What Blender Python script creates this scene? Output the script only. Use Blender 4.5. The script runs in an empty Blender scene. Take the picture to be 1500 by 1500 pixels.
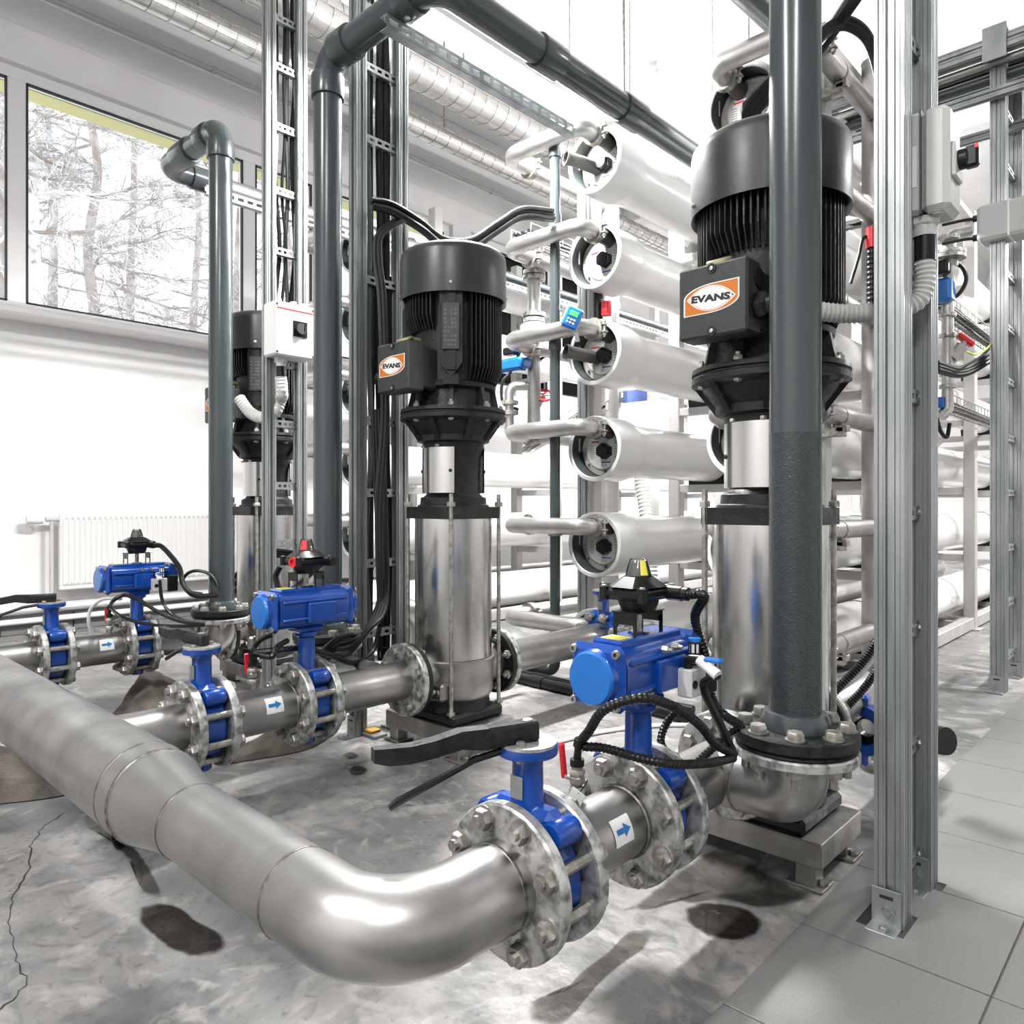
import bpy, math, random
from mathutils import Vector, Matrix
random.seed(7)
C = bpy.context.scene
PI = math.pi
# ---------------------------------------------------------------- camera, sky, lights, exposure
F = 1088.0                      # focal length in pixels of the 1500 px frame
YAW = math.radians(43.15)
SN, CS = math.sin(YAW), math.cos(YAW)
EYE = Vector((0, 0, 1.0))
cam_data = bpy.data.cameras.new('camera')
cam = bpy.data.objects.new('camera', cam_data)
C.collection.objects.link(cam)
C.camera = cam
cam.location = EYE
cam.rotation_euler = (PI/2, 0, YAW)
cam_data.sensor_width = 36
cam_data.lens = 36*F/1500
cam_data.shift_y = -10/1500
cam_data.clip_start = 0.05
cam_data.clip_end = 200
C.view_settings.view_transform = 'Standard'
C.view_settings.look = 'None'
C.view_settings.gamma = 1
C.view_settings.use_curve_mapping = False
C.view_settings.exposure = 0.7
world = bpy.data.worlds.new('overcast_sky')
C.world = world
world.use_nodes = True
world.node_tree.nodes['Background'].inputs[0].default_value = (0.97, 0.985, 1.0, 1)
world.node_tree.nodes['Background'].inputs[1].default_value = 1.8
C.cycles.max_bounces = 6
C.cycles.diffuse_bounces = 3
C.cycles.glossy_bounces = 3
C.cycles.transparent_max_bounces = 8
C.cycles.caustics_reflective = False
C.cycles.caustics_refractive = False
C.cycles.sample_clamp_indirect = 4
C.cycles.use_denoising = True

def area(name, loc, size, power, rot, color=(1, 1, 1), parent=None):
    d = bpy.data.lights.new(name, 'AREA')
    d.shape = 'RECTANGLE'; d.size, d.size_y = size
    d.energy = power; d.color = color
    o = bpy.data.objects.new(name, d)
    C.collection.objects.link(o)
    o.location = loc; o.rotation_euler = rot
    if parent: o.parent = parent
    return o

for y0_, y1_ in ((-.3, 6.0), (6.5, 9.5)):        # daylight portals in the window openings (they only guide the sampling of the sky)
    po = area('window_portal', (-6.95, (y0_+y1_)/2, 3.445), (1.9, y1_-y0_), 1, (0, -PI/2, 0))
    po.data.cycles.is_portal = True

# ---------------------------------------------------------------- a point of the room from a sight line and one known plane
def W(px, py, x=None, y=None, z=None, d=None):
    a = (px-750)/F; b = (740-py)/F
    v = Vector((-SN+CS*a, CS+SN*a, b))
    if d is not None: t = d
    elif x is not None: t = x/v.x
    elif y is not None: t = y/v.y
    else: t = (z-1.0)/v.z
    return EYE + v*t

# ---------------------------------------------------------------- mesh helpers
def frame_to(dirv, up=None):
    z = Vector(dirv).normalized()
    u = Vector(up) if up else (Vector((0, 0, 1)) if abs(z.z) < 0.95 else Vector((0, 1, 0)))
    x = u.cross(z).normalized(); y = z.cross(x)
    return Matrix((x, y, z)).transposed().to_4x4()

class MB:
    def __init__(s, M=None):
        s.v = []; s.f = []; s.M = M or Matrix()
    def add(s, vs, fs, M=None):
        k = len(s.v); m = s.M @ M if M is not None else s.M
        s.v += [m @ Vector(p) for p in vs]
        s.f += [tuple(i+k for i in f) for f in fs]
        return s
    def box(s, c, d, ch=0.0, M=None):
        hx, hy, hz = d[0]/2, d[1]/2, d[2]/2
        if ch <= 0:
            vs = [(c[0]+a*hx, c[1]+b*hy, c[2]+e*hz) for a in (-1, 1) for b in (-1, 1) for e in (-1, 1)]
            fs = [(0, 1, 3, 2), (4, 6, 7, 5), (0, 4, 5, 1), (2, 3, 7, 6), (0, 2, 6, 4), (1, 5, 7, 3)]
            return s.add(vs, fs, M)
        ch = min(ch, hx*.9, hy*.9, hz*.9)
        vs = []; idx = {}
        for a in (-1, 1):
            for b in (-1, 1):
                for e in (-1, 1):
                    for ax in range(3):
                        p = [a*(hx-ch), b*(hy-ch), e*(hz-ch)]
                        p[ax] = (a*hx, b*hy, e*hz)[ax]
                        idx[(a, b, e, ax)] = len(vs)
                        vs.append((c[0]+p[0], c[1]+p[1], c[2]+p[2]))
        fs = []
        for q in (-1, 1):
            fs.append([idx[(q, b, e, 0)] for b, e in ((-1, -1), (1, -1), (1, 1), (-1, 1))][::q])
            fs.append([idx[(a, q, e, 1)] for a, e in ((-1, -1), (-1, 1), (1, 1), (1, -1))][::q])
            fs.append([idx[(a, b, q, 2)] for a, b in ((-1, -1), (1, -1), (1, 1), (-1, 1))][::q])
        for a in (-1, 1):
            for b in (-1, 1):
                fs.append([idx[(a, b, -1, 0)], idx[(a, b, -1, 1)], idx[(a, b, 1, 1)], idx[(a, b, 1, 0)]])
                fs.append([idx[(a, -1, b, 0)], idx[(a, -1, b, 2)], idx[(a, 1, b, 2)], idx[(a, 1, b, 0)]])
                fs.append([idx[(-1, a, b, 1)], idx[(-1, a, b, 2)], idx[(1, a, b, 2)], idx[(1, a, b, 1)]])
                for e in (-1, 1):
                    fs.append([idx[(a, b, e, 0)], idx[(a, b, e, 1)], idx[(a, b, e, 2)]])
        return s.add(vs, fs, M)
    def tube(s, pts, r, n=14, caps=True, hollow=0.0):
        pts = [Vector(p) for p in pts]
        if not hasattr(r, '__len__'): r = [r]*len(pts)
        vs = []; fs = []
        t0 = (pts[1]-pts[0]).normalized()
        X = frame_to(t0).to_3x3().col[0].copy()
        m = len(pts)
        for i, p in enumerate(pts):
            if i == 0: t = t0
            elif i == m-1: t = pts[i]-pts[i-1]
            else: t = (pts[i+1]-pts[i]).normalized()+(pts[i]-pts[i-1]).normalized()
            if t.length < 1e-9: t = t0
            t = t.normalized()
            X = X-t*X.dot(t)
            if X.length < 1e-6: X = frame_to(t).to_3x3().col[0].copy()
            X.normalize(); Y = t.cross(X)
            for k in range(n):
                a = 2*PI*k/n
                vs.append(p+(X*math.cos(a)+Y*math.sin(a))*r[i])
        for i in range(m-1):
            for k in range(n):
                k2 = (k+1) % n
                fs.append((i*n+k, i*n+k2, (i+1)*n+k2, (i+1)*n+k))
        if caps:
            fs.append(tuple(range(n))[::-1]); fs.append(tuple((m-1)*n+k for k in range(n)))
        return s.add(vs, fs)
    def cyl(s, p0, p1, r0, r1=None, n=24, caps=True):
        return s.tube([p0, p1], [r0, r0 if r1 is None else r1], n, caps)
    def lathe(s, prof, n=32, o=(0, 0, 0), ax=(0, 0, 1), a0=0.0, a1=None, close=False):
        """prof: (r, h) pairs turned about ax through o; a0..a1 limits the sweep"""
        R = Matrix.Translation(Vector(o)) @ frame_to(ax, up=(1, 0, 0) if abs(Vector(ax).normalized().x) < .9 else (0, 1, 0))
        full = a1 is None
        cnt = n if full else n+1
        vs = []
        for k in range(cnt):
            a = a0+(2*PI if full else (a1-a0))*k/n
            for r, h in prof: vs.append((r*math.cos(a), r*math.sin(a), h))
        m = len(prof); fs = []
        for k in range(n):
            k2 = (k+1) % cnt
            for i in range(m if close else m-1):
                j = (i+1) % m
                fs.append((k*m+i, k2*m+i, k2*m+j, k*m+j))
        return s.add(vs, fs, R)
    def prism(s, poly, depth, M):
        n = len(poly)
        vs = [(x, y, 0) for x, y in poly]+[(x, y, depth) for x, y in poly]
        fs = [tuple(range(n))[::-1], tuple(range(n, 2*n))]
        fs += [(i, (i+1) % n, n+(i+1) % n, n+i) for i in range(n)]
        return s.add(vs, fs, M)
    def hexa(s, p, ax, r, h):
        R = Matrix.Translation(Vector(p)) @ frame_to(ax)
        vs = []
        for hh, rr in ((0, r), (h*.75, r), (h, r*.86)):
            vs += [(rr*math.cos(k*PI/3), rr*math.sin(k*PI/3), hh) for k in range(6)]
        fs = [tuple(range(6))[::-1], tuple(range(12, 18))]
        for L in (0, 6): fs += [(L+k, L+(k+1) % 6, L+6+(k+1) % 6, L+6+k) for k in range(6)]
        return s.add(vs, fs, R)
    def build(s, name, mat, parent=None, label=None, stuff=False, ang=35, world=False):
        off = Vector((0, 0, 0))
        if parent is None:
            xs = [p.x for p in s.v]; ys = [p.y for p in s.v]; zs = [p.z for p in s.v]
            off = Vector(((min(xs)+max(xs))/2, (min(ys)+max(ys))/2, min(zs)))
        elif world:
            pr = parent
            while pr is not None:
                off += pr.location; pr = pr.parent
        me = bpy.data.meshes.new(name)
        me.from_pydata([p-off for p in s.v], [], s.f)
        me.materials.append(mat)
        me.polygons.foreach_set('use_smooth', [True]*len(me.polygons))
        me.update(); me.validate()
        me.set_sharp_from_angle(angle=math.radians(ang))
        o = bpy.data.objects.new(name, me)
        C.collection.objects.link(o)
        if parent is None: o.location = off
        else: o.parent = parent
        if label: o['label'] = label
        if stuff: o['kind'] = 'stuff'
        return o

def tag(o, label=None, cat=None, group=None, kind=None):
    if label: o['label'] = label
    if cat: o['category'] = cat
    if group: o['group'] = group
    if kind: o['kind'] = kind
    return o

def thing(name, label, cat, loc=(0, 0, 0), group=None, rz=0.0):
    o = bpy.data.objects.new(name, None)
    C.collection.objects.link(o)
    o.empty_display_size = .05
    o.location = loc; o.rotation_euler = (0, 0, rz)
    return tag(o, label, cat, group)

def copy_tree(o, parent=None):
    c = o.copy(); C.collection.objects.link(c); c.parent = parent
    for ch in list(o.children): copy_tree(ch, c)
    return c

def struct(mb, name, mat, parent=None):
    o = mb.build(name, mat, parent)
    if parent is None: o['kind'] = 'structure'
    return o

def fillet(pts, rad, seg=8):
    """polyline with its corners rounded to radius rad"""
    pts = [Vector(p) for p in pts]; out = [pts[0]]
    for i in range(1, len(pts)-1):
        a = (pts[i-1]-pts[i]); b = (pts[i+1]-pts[i])
        la, lb = a.length, b.length
        a.normalize(); b.normalize()
        th = math.acos(max(-1, min(1, a.dot(b))))
        if th > PI-0.02: out.append(pts[i]); continue
        t = min(rad/math.tan(th/2), la*.499, lb*.499); rr = t*math.tan(th/2)
        cen = pts[i]+(a+b).normalized()*(rr/math.sin(th/2))
        p0 = pts[i]+a*t-cen; p1 = pts[i]+b*t-cen
        w = PI-th
        for k in range(seg+1):
            q = k/seg
            out.append(cen+(p0*math.sin((1-q)*w)+p1*math.sin(q*w))/math.sin(w))
    out.append(pts[-1])
    return out

def spline(pts, n=10):
    P = [Vector(p) for p in pts]; P = [P[0]*2-P[1]]+P+[P[-1]*2-P[-2]]
    out = []
    for i in range(1, len(P)-2):
        a, b, c, d = P[i-1:i+3]
        for k in range(n):
            t = k/n
            out.append(.5*((2*b)+(c-a)*t+(2*a-5*b+4*c-d)*t*t+(3*b-a-3*c+d)*t**3))
    out.append(P[-2])
    return out

def resample(pts, step):
    out = [pts[0]]; acc = 0
    for i in range(1, len(pts)):
        a = Vector(pts[i-1]); b = Vector(pts[i]); L = (b-a).length
        if L < 1e-9: continue
        p = step-acc
        while p <= L:
            out.append(a+(b-a)*(p/L)); p += step
        acc = (acc+L) % step
    return out

def corrugated(mb, pts, r, pitch=.012, depth=.12, n=12):
    q = resample(pts, pitch/4)
    rr = [r*(1-(0, .5*depth, depth, .5*depth)[i % 4]) for i in range(len(q))]
    return mb.tube(q, rr, n)

# ---------------------------------------------------------------- materials
MATS = {}
def mat(name, col, rough=.5, metal=0.0, col2=None, scale=8.0, lo=.4, hi=.6, bump=0.0, bscale=60.0, rvar=0.0,
        coat=0.0, emit=None, estr=0.0, stretch=None, spec=None, detail=4):
    m = bpy.data.materials.new(name); m.use_nodes = True
    nt = m.node_tree; b = nt.nodes['Principled BSDF']
    def s(k, v):
        if k in b.inputs: b.inputs[k].default_value = v
    s('Base Color', (*col, 1)); s('Roughness', rough); s('Metallic', metal)
    s('Coat Weight', coat); s('Coat Roughness', .08)
    if spec is not None: s('Specular IOR Level', spec)
    if emit: s('Emission Color', (*emit, 1)); s('Emission Strength', estr)
    tc = nt.nodes.new('ShaderNodeTexCoord')
    src = tc.outputs['Object']
    if stretch:
        mp = nt.nodes.new('ShaderNodeMapping'); mp.inputs['Scale'].default_value = stretch
        nt.links.new(src, mp.inputs[0]); src = mp.outputs[0]
    if col2 or rvar:
        n = nt.nodes.new('ShaderNodeTexNoise'); n.inputs['Scale'].default_value = scale; n.inputs['Detail'].default_value = detail
        nt.links.new(src, n.inputs['Vector'])
        r = nt.nodes.new('ShaderNodeMapRange'); r.inputs[1].default_value = lo; r.inputs[2].default_value = hi
        nt.links.new(n.outputs[0], r.inputs[0])
        if col2:
            mx = nt.nodes.new('ShaderNodeMix'); mx.data_type = 'RGBA'
            mx.inputs[6].default_value = (*col, 1); mx.inputs[7].default_value = (*col2, 1)
            nt.links.new(r.outputs[0], mx.inputs[0]); nt.links.new(mx.outputs[2], b.inputs['Base Color'])
        if rvar:
            r2 = nt.nodes.new('ShaderNodeMapRange'); r2.inputs[1].default_value = lo; r2.inputs[2].default_value = hi
            r2.inputs[3].default_value = rough; r2.inputs[4].default_value = rough+rvar
            nt.links.new(n.outputs[0], r2.inputs[0]); nt.links.new(r2.outputs[0], b.inputs['Roughness'])
    if bump:
        n = nt.nodes.new('ShaderNodeTexNoise'); n.inputs['Scale'].default_value = bscale; n.inputs['Detail'].default_value = 3
        nt.links.new(src, n.inputs['Vector'])
        bp = nt.nodes.new('ShaderNodeBump'); bp.inputs['Strength'].default_value = bump; bp.inputs['Distance'].default_value = .004
        nt.links.new(n.outputs[0], bp.inputs['Height']); nt.links.new(bp.outputs[0], b.inputs['Normal'])
    MATS[name] = m
    return m

M_wall = mat('white_plaster', (.84, .83, .83), .8, col2=(.79, .78, .78), scale=1.5, bump=.15, bscale=40)
M_ceil = mat('ceiling_paint', (.90, .89, .89), .85, col2=(.86, .85, .85), scale=1.0)
M_frame = mat('white_window_plastic', (.90, .89, .89), .35)
M_pvc = mat('dark_grey_plastic_pipe', (.046, .058, .062), .22, col2=(.051, .064, .068), scale=3, lo=.3, hi=.7, rvar=.05, bump=.03, bscale=30)
M_steel = mat('stainless_pipe', (.43, .42, .41), .32, 1.0, col2=(.25, .245, .24), scale=5, lo=.35, hi=.7, rvar=.16, bump=.05, bscale=25, detail=6)
M_weld = mat('weld_seam', (.26, .25, .24), .45, 1.0, col2=(.14, .13, .12), scale=60)
M_sleeve = mat('polished_sleeve', (.62, .61, .60), .20, 1.0, col2=(.50, .49, .48), scale=4, stretch=(1, 1, .3), rvar=.12)
M_cast = mat('cast_stainless', (.40, .39, .38), .38, 1.0, col2=(.28, .27, .26), scale=9, rvar=.15, bump=.15, bscale=90)
M_galv = mat('galvanized_flange', (.56, .555, .54), .40, .7, col2=(.15, .15, .15), scale=38, lo=.42, hi=.66, rvar=.2, bump=.25, bscale=70, detail=6)
M_bolt = mat('zinc_bolt', (.47, .46, .43), .35, .85, col2=(.28, .27, .24), scale=40, rvar=.15)
M_strut = mat('galvanized_strut', (.42, .43, .43), .36, .8, col2=(.26, .285, .29), scale=10, lo=.35, hi=.65, stretch=(1, 1, .25), rvar=.15, bump=.06, bscale=60)
M_black = mat('black_cast_iron', (.006, .0065, .0065), .40, col2=(.016, .016, .016), scale=30, bump=.35, bscale=110, rvar=.2, spec=.35)
M_hood = mat('charcoal_hood_paint', (.017, .020, .020), .33, col2=(.024, .027, .027), scale=5, rvar=.12, bump=.08, bscale=60)
M_box = mat('dark_grey_paint', (.026, .031, .031), .45, bump=.3, bscale=55)
M_blue = mat('blue_enamel', (.004, .060, .34), .22, col2=(.004, .050, .29), scale=9, bump=.10, bscale=35, coat=.25)
M_blue2 = mat('bright_blue_cap', (.006, .135, .48), .28, coat=.2)
M_blk = mat('black_plastic', (.006, .006, .0065), .32, spec=.35)
M_cable = mat('black_cable', (.008, .009, .0095), .38, spec=.35)
M_cable2 = mat('grey_cable', (.10, .115, .12), .45)
M_white = mat('white_label', (.82, .82, .82), .5)
M_arrow = mat('blue_print', (.01, .16, .42), .5)
M_red = mat('red_plastic', (.62, .02, .03), .35)
M_orange = mat('orange_print', (.56, .155, .010), .5)
M_print = mat('black_print', (.01, .01, .01), .5)
M_shell = mat('white_fibreglass', (.80, .79, .78), .22, col2=(.73, .72, .71), scale=5, stretch=(1, .3, 1), bump=.06, bscale=14, coat=.3)
M_plate = mat('beige_end_plate', (.42, .40, .38), .5)
M_cav = mat('dark_green_grey_bore', (.060, .075, .072), .45)
M_port = mat('grey_port_plastic', (.09, .085, .08), .5)
M_beige = mat('painted_rack_steel', (.52, .505, .49), .42, .35, col2=(.44, .43, .42), scale=4, stretch=(1, 1, .3), rvar=.1)
M_grey = mat('light_grey_plastic', (.55, .545, .54), .45)
M_conduit = mat('grey_corrugated_conduit', (.60, .60, .58), .45)
M_conc = None
M_alu = mat('aluminium_duct_foil', (.62, .61, .60), .28, 1.0, rvar=.2, scale=14, bump=.5, bscale=18)
M_rad = mat('white_radiator_enamel', (.80, .79, .78), .3)
M_yell = mat('yellow_plastic', (.72, .66, .10), .4)
M_cloth = mat('wet_brown_felt', (.025, .018, .014), .75, col2=(.10, .085, .07), scale=11, lo=.35, hi=.68, bump=1.0, bscale=130, detail=9)
M_rust = mat('orange_rubber', (.60, .30, .04), .6)
M_glassclear = None
def glassy(name, col, fac):
    m = bpy.data.materials.new(name); m.use_nodes = True; nt = m.node_tree
    nt.nodes.remove(nt.nodes['Principled BSDF'])
    out = nt.nodes['Material Output']
    tr = nt.nodes.new('ShaderNodeBsdfTransparent'); tr.inputs[0].default_value = (*col, 1)
    gl = nt.nodes.new('ShaderNodeBsdfGlossy'); gl.inputs['Roughness'].default_value = .03
    fr = nt.nodes.new('ShaderNodeFresnel'); fr.inputs[0].default_value = 1.4
    mu = nt.nodes.new('ShaderNodeMath'); mu.operation = 'MULTIPLY'; mu.inputs[1].default_value = fac
    mx = nt.nodes.new('ShaderNodeMixShader')
    nt.links.new(fr.outputs[0], mu.inputs[0]); nt.links.new(mu.outputs[0], mx.inputs[0])
    nt.links.new(tr.outputs[0], mx.inputs[1]); nt.links.new(gl.outputs[0], mx.inputs[2])
    nt.links.new(mx.outputs[0], out.inputs[0])
    return m
M_glass = glassy('window_glass', (.96, .98, .97), 1.0)
M_clear = glassy('clear_indicator_dome', (.80, .82, .82), 1.0)
M_water = glassy('floor_water', (.42, .41, .39), 1.0)
M_tube = mat('fluorescent_tube', (1, 1, 1), .5, emit=(1, .99, .97), estr=26)
M_lcd = mat('green_display', (.05, .35, .12), .4, emit=(.05, .5, .15), estr=.3)
# ================================================================= THE ROOM
def concrete_material():
    m = bpy.data.materials.new('damp_concrete'); m.use_nodes = True; nt = m.node_tree; b = nt.nodes['Principled BSDF']
    tc = nt.nodes.new('ShaderNodeTexCoord')
    def noise(sc, det, lo, hi, dist=0.0, a=0.0, z=1.0):
        n = nt.nodes.new('ShaderNodeTexNoise'); n.inputs['Scale'].default_value = sc; n.inputs['Detail'].default_value = det
        n.inputs['Distortion'].default_value = dist
        nt.links.new(tc.outputs['Object'], n.inputs['Vector'])
        r = nt.nodes.new('ShaderNodeMapRange'); r.inputs[1].default_value = lo; r.inputs[2].default_value = hi
        r.inputs[3].default_value = a; r.inputs[4].default_value = z
        nt.links.new(n.outputs[0], r.inputs[0]); return r.outputs[0]
    def mix(fac, c1, c2):
        x = nt.nodes.new('ShaderNodeMix'); x.data_type = 'RGBA'
        if isinstance(c1, tuple): x.inputs[6].default_value = (*c1, 1)
        else: nt.links.new(c1, x.inputs[6])
        x.inputs[7].default_value = (*c2, 1)
        nt.links.new(fac, x.inputs[0]); return x.outputs[2]
    c = mix(noise(1.1, 6, .40, .62, .6), (.30, .288, .28), (.15, .152, .152))
    c = mix(noise(3.2, 8, .50, .72, 1.2, 0, .75), c, (.085, .09, .09))
    c = mix(noise(2.1, 7, .56, .66, .8, 0, .7), c, (.50, .48, .465))
    c = mix(noise(9, 10, .50, .68, 1.5, 0, .62), c, (.10, .103, .105))
    c = mix(noise(6, 10, .54, .66, 2.0, 0, .5), c, (.46, .44, .42))
    c = mix(noise(48, 6, .60, .74, .3, 0, .6), c, (.07, .07, .07))
    nt.links.new(c, b.inputs['Base Color'])
    nt.links.new(noise(1.6, 5, .38, .62, .8, .22, .55), b.inputs['Roughness'])
    bp = nt.nodes.new('ShaderNodeBump'); bp.inputs['Strength'].default_value = .35; bp.inputs['Distance'].default_value = .01
    nt.links.new(noise(9, 8, .3, .7), bp.inputs['Height']); nt.links.new(bp.outputs[0], b.inputs['Normal'])
    return m
M_conc = concrete_material()
M_tile = mat('speckled_floor_tile', (.185, .182, .178), .42, col2=(.09, .09, .09), scale=330, lo=.55, hi=.75, bump=.05, bscale=200, detail=2)
M_tile2 = mat('grey_floor_tile', (.155, .155, .155), .42, col2=(.15, .15, .15), scale=330, lo=.55, hi=.75, detail=2)
M_grout = mat('grout', (.10, .10, .095), .8)
M_dark = mat('dark_recess', (.02, .02, .02), .6)

XL, YB, ZC = -6.7, 16.0, 5.35
XE = -.71                                   # where the concrete meets the tiling
fl = struct(MB().box(((XL+4.5)/2, 6.5, -.1), (4.5-XL, 21, .2)), 'floor', M_conc)
struct(MB().box(((XE+4.5)/2, 6.5, .0005), (4.5-XE, 21, .001)), 'grout_bed', M_grout, fl).location = -fl.location
# floor tiles: every one its own piece, some notched round the feet of the strut post
PT = .39; J = .004
tile_mb = MB().box((0, 0, .003), (PT-J, PT-J, .006), .0012)
tile_me = None
def add_tile(cx, cy, w, d, hole=None, mt=M_tile):
    global tile_me
    mb = MB()
    if hole is None:
        if abs(w-PT) < 1e-6 and abs(d-PT) < 1e-6 and tile_me is not None:
            o = bpy.data.objects.new('tile', tile_me); C.collection.objects.link(o)
            o.parent = fl; o.location = Vector((cx, cy, 0))-fl.location
            return o
        mb.box((0, 0, .003), (w-J, d-J, .006), .0012)
    else:
        x0, x1, y0, y1 = -w/2+J/2, w/2-J/2, -d/2+J/2, d/2-J/2
        a0, a1, b0, b1 = hole[0]-cx, hole[1]-cx, hole[2]-cy, hole[3]-cy
        a0 = max(a0, x0); a1 = min(a1, x1); b0 = max(b0, y0); b1 = min(b1, y1)
        for r in ((x0, x1, y0, b0), (x0, x1, b1, y1), (x0, a0, b0, b1), (a1, x1, b0, b1)):
            if r[1]-r[0] > .002 and r[3]-r[2] > .002:
                mb.box(((r[0]+r[1])/2, (r[2]+r[3])/2, .003), (r[1]-r[0], r[3]-r[2], .006))
    o = mb.build('tile', mt, fl); o.location = Vector((cx, cy, 0))-fl.location
    if hole is None and abs(w-PT) < 1e-6 and abs(d-PT) < 1e-6 and tile_me is None: tile_me = o.data
    return o
for i in range(5):
    for j in range(-2, 20):
        cx = XE+PT*(i+.5); y0 = 1.76+PT*j; cy = y0+PT/2
        if cy/1 < .6 and i > 2: continue
        hole = None
        if i == 0 and j == 0: hole = (-.615, -.51, 1.855, 1.975)
        if i == 0 and j in (0, 1): 
            if j == 1: hole = (-.59, -.50, 2.10, 2.20)
        add_tile(cx, cy, PT, PT, hole)
        if i == 1 and j < 2: pass
for hx, hy, hw, hd in ((-.5625, 1.915, .105, .12), (-.545, 2.15, .09, .10)):
    MB().box((hx, hy, .0016), (hw, hd, .0012)).build('recess', M_dark, fl, world=True)
# walls
Wl = MB()
zt, zb = 4.41, 2.48
wy0, wy1 = -.4, 6.1
for y0, y1, z0, z1 in ((-4, 16.2, 0, zb), (-4, 16.2, zt, ZC), (-4, wy0, zb, zt), (wy1, 6.4, zb, zt), (9.6, 16.2, zb, zt)):
    Wl.box((XL-.15, (y0+y1)/2, (z0+z1)/2), (.3, y1-y0, z1-z0))
struct(Wl, 'wall_left', M_wall)
struct(MB().box(((XL+4.5)/2, YB+.1, ZC/2), (4.5-XL, .2, ZC)), 'wall_back', M_wall)
struct(MB().box((4.6, 6, ZC/2), (.2, 20.4, ZC)), 'wall_right', M_wall)
struct(MB().box(((XL+4.5)/2, -4.1, ZC/2), (4.5-XL, .2, ZC)), 'wall_front', M_wall)
cl = MB().box(((XL+4.5)/2, 6.0, ZC+.1), (4.5-XL, 20.4, .2))
ceil = struct(cl, 'ceiling', M_ceil)
# stepped ribs that run along the ceiling
tr = MB()
tr.box((XL+.22, 6, 5.03), (.44, 20, .64), .01)
struct(tr, 'trim_1', M_ceil)
for k, x in enumerate((-5.2, -3.2, -1.2, .8, 2.8)):
    t = MB(); t.prism([(-.28, .0), (.28, .0), (.14, -.38), (-.14, -.38)], 20, Matrix.Translation((x, -4, ZC)) @ Matrix(((1, 0, 0, 0), (0, 0, 1, 0), (0, 1, 0, 0), (0, 0, 0, 1))))
    struct(t, 'trim_%d' % (k+2), M_ceil)
t = MB().box((-.9, 9.2, ZC-.1), (11, .3, .24), .02); struct(t, 'trim_7', M_ceil)
# windows: frame, mullions, panes
def window(n, y0, y1, mull):
    fr = MB(); w = .10; x = XL-.10
    for z in (zb+w/2, zt-w/2): fr.box((x, (y0+y1)/2, z), (.08, y1-y0, w), .006)
    for y in [y0+w/2]+list(mull)+[y1-w/2]: fr.box((x+.001, y, (zb+zt)/2), (.078, .13 if y in mull else w, zt-zb-2*w+.01), .006)
    o = struct(fr, 'window_%d' % n, M_frame)
    ys = [y0+w]+list(mull)+[y1-w]
    for a, b in zip(ys[:-1], ys[1:]):
        a2 = a+(.065 if a in mull else 0); b2 = b-(.065 if b in mull else 0)
        MB().box((x-.01, (a2+b2)/2, (zb+zt)/2), (.006, b2-a2, zt-zb-2*w)).build('pane', M_glass, o, world=True)
        g = MB(); t_ = .012
        for yy in (a2+t_/2, b2-t_/2): g.box((x+.03, yy, (zb+zt)/2), (.03, t_, zt-zb-2*w))
        for zz in (zb+w+t_/2, zt-w-t_/2): g.box((x+.03, (a2+b2)/2, zz), (.03, b2-a2, t_))
        g.build('seal', M_dark, o, world=True)
    return o
w1 = window(1, wy0, wy1, (1.58, 3.5, 4.25))
w2 = window(2, 6.4, 9.6, (8.0,))
s_ = MB().box((XL+.06, 3, zb-.03), (.42, 6.9, .06), .012)
struct(s_, 'trim_8', M_frame)
struct(MB().box((XL-.42, 4.5, zt+.13), (.2, 11, .30)), 'trim_9', mat('yellow_render', (.62, .56, .28), .8))
# conduit along the ceiling edge
pp = MB().cyl((XL+.47, -.5, 4.74), (XL+.47, 12, 4.74), .016, n=10)
for y in (1.2, 2.9, 4.6, 6.3, 8.0): pp.box((XL+.462, y, 4.74), (.05, .03, .05), .004)
tag(pp.build('conduit', M_grey), 'thin grey conduit clipped along the ceiling edge above the windows', 'conduit')
# skirting of grey tiles
sk = struct(MB().box((XL+.006, 5, .075), (.012, 17, .15)), 'baseboard_left', M_grout)
for k in range(22):
    MB().box((XL+.02, .2+.5*k, .075), (.02, .49, .145), .003).build('tile', M_tile2, sk, world=True)
# cracks in the concrete
def crack(pts, w=.003):
    P = [W(x, y, z=0) for x, y in pts]; Q = []
    for a, b in zip(P[:-1], P[1:]):
        for k in range(6): Q.append(a.lerp(b, k/6)+Vector((random.uniform(-.006, .006), random.uniform(-.006, .006), 0)))
    Q.append(P[-1]); m = MB(); vs = []
    for i, p in enumerate(Q):
        t = (Q[min(i+1, len(Q)-1)]-Q[max(i-1, 0)]).normalized(); nrm = Vector((-t.y, t.x, 0)); ww = w*random.uniform(.3, 1)
        vs += [p+nrm*ww+Vector((0, 0, .0012)), p-nrm*ww+Vector((0, 0, .0012))]
    m.add(vs, [(2*i, 2*i+1, 2*i+3, 2*i+2) for i in range(len(Q)-1)])
    m.build('crack', M_dark, fl, world=True)
crack([(96, 1190), (60, 1215), (45, 1240), (45, 1270), (20, 1310), (12, 1350), (20, 1400), (42, 1440), (0, 1480)], .0022)
crack([(1140, 1400), (1090, 1460), (1060, 1500)], .003)

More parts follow.
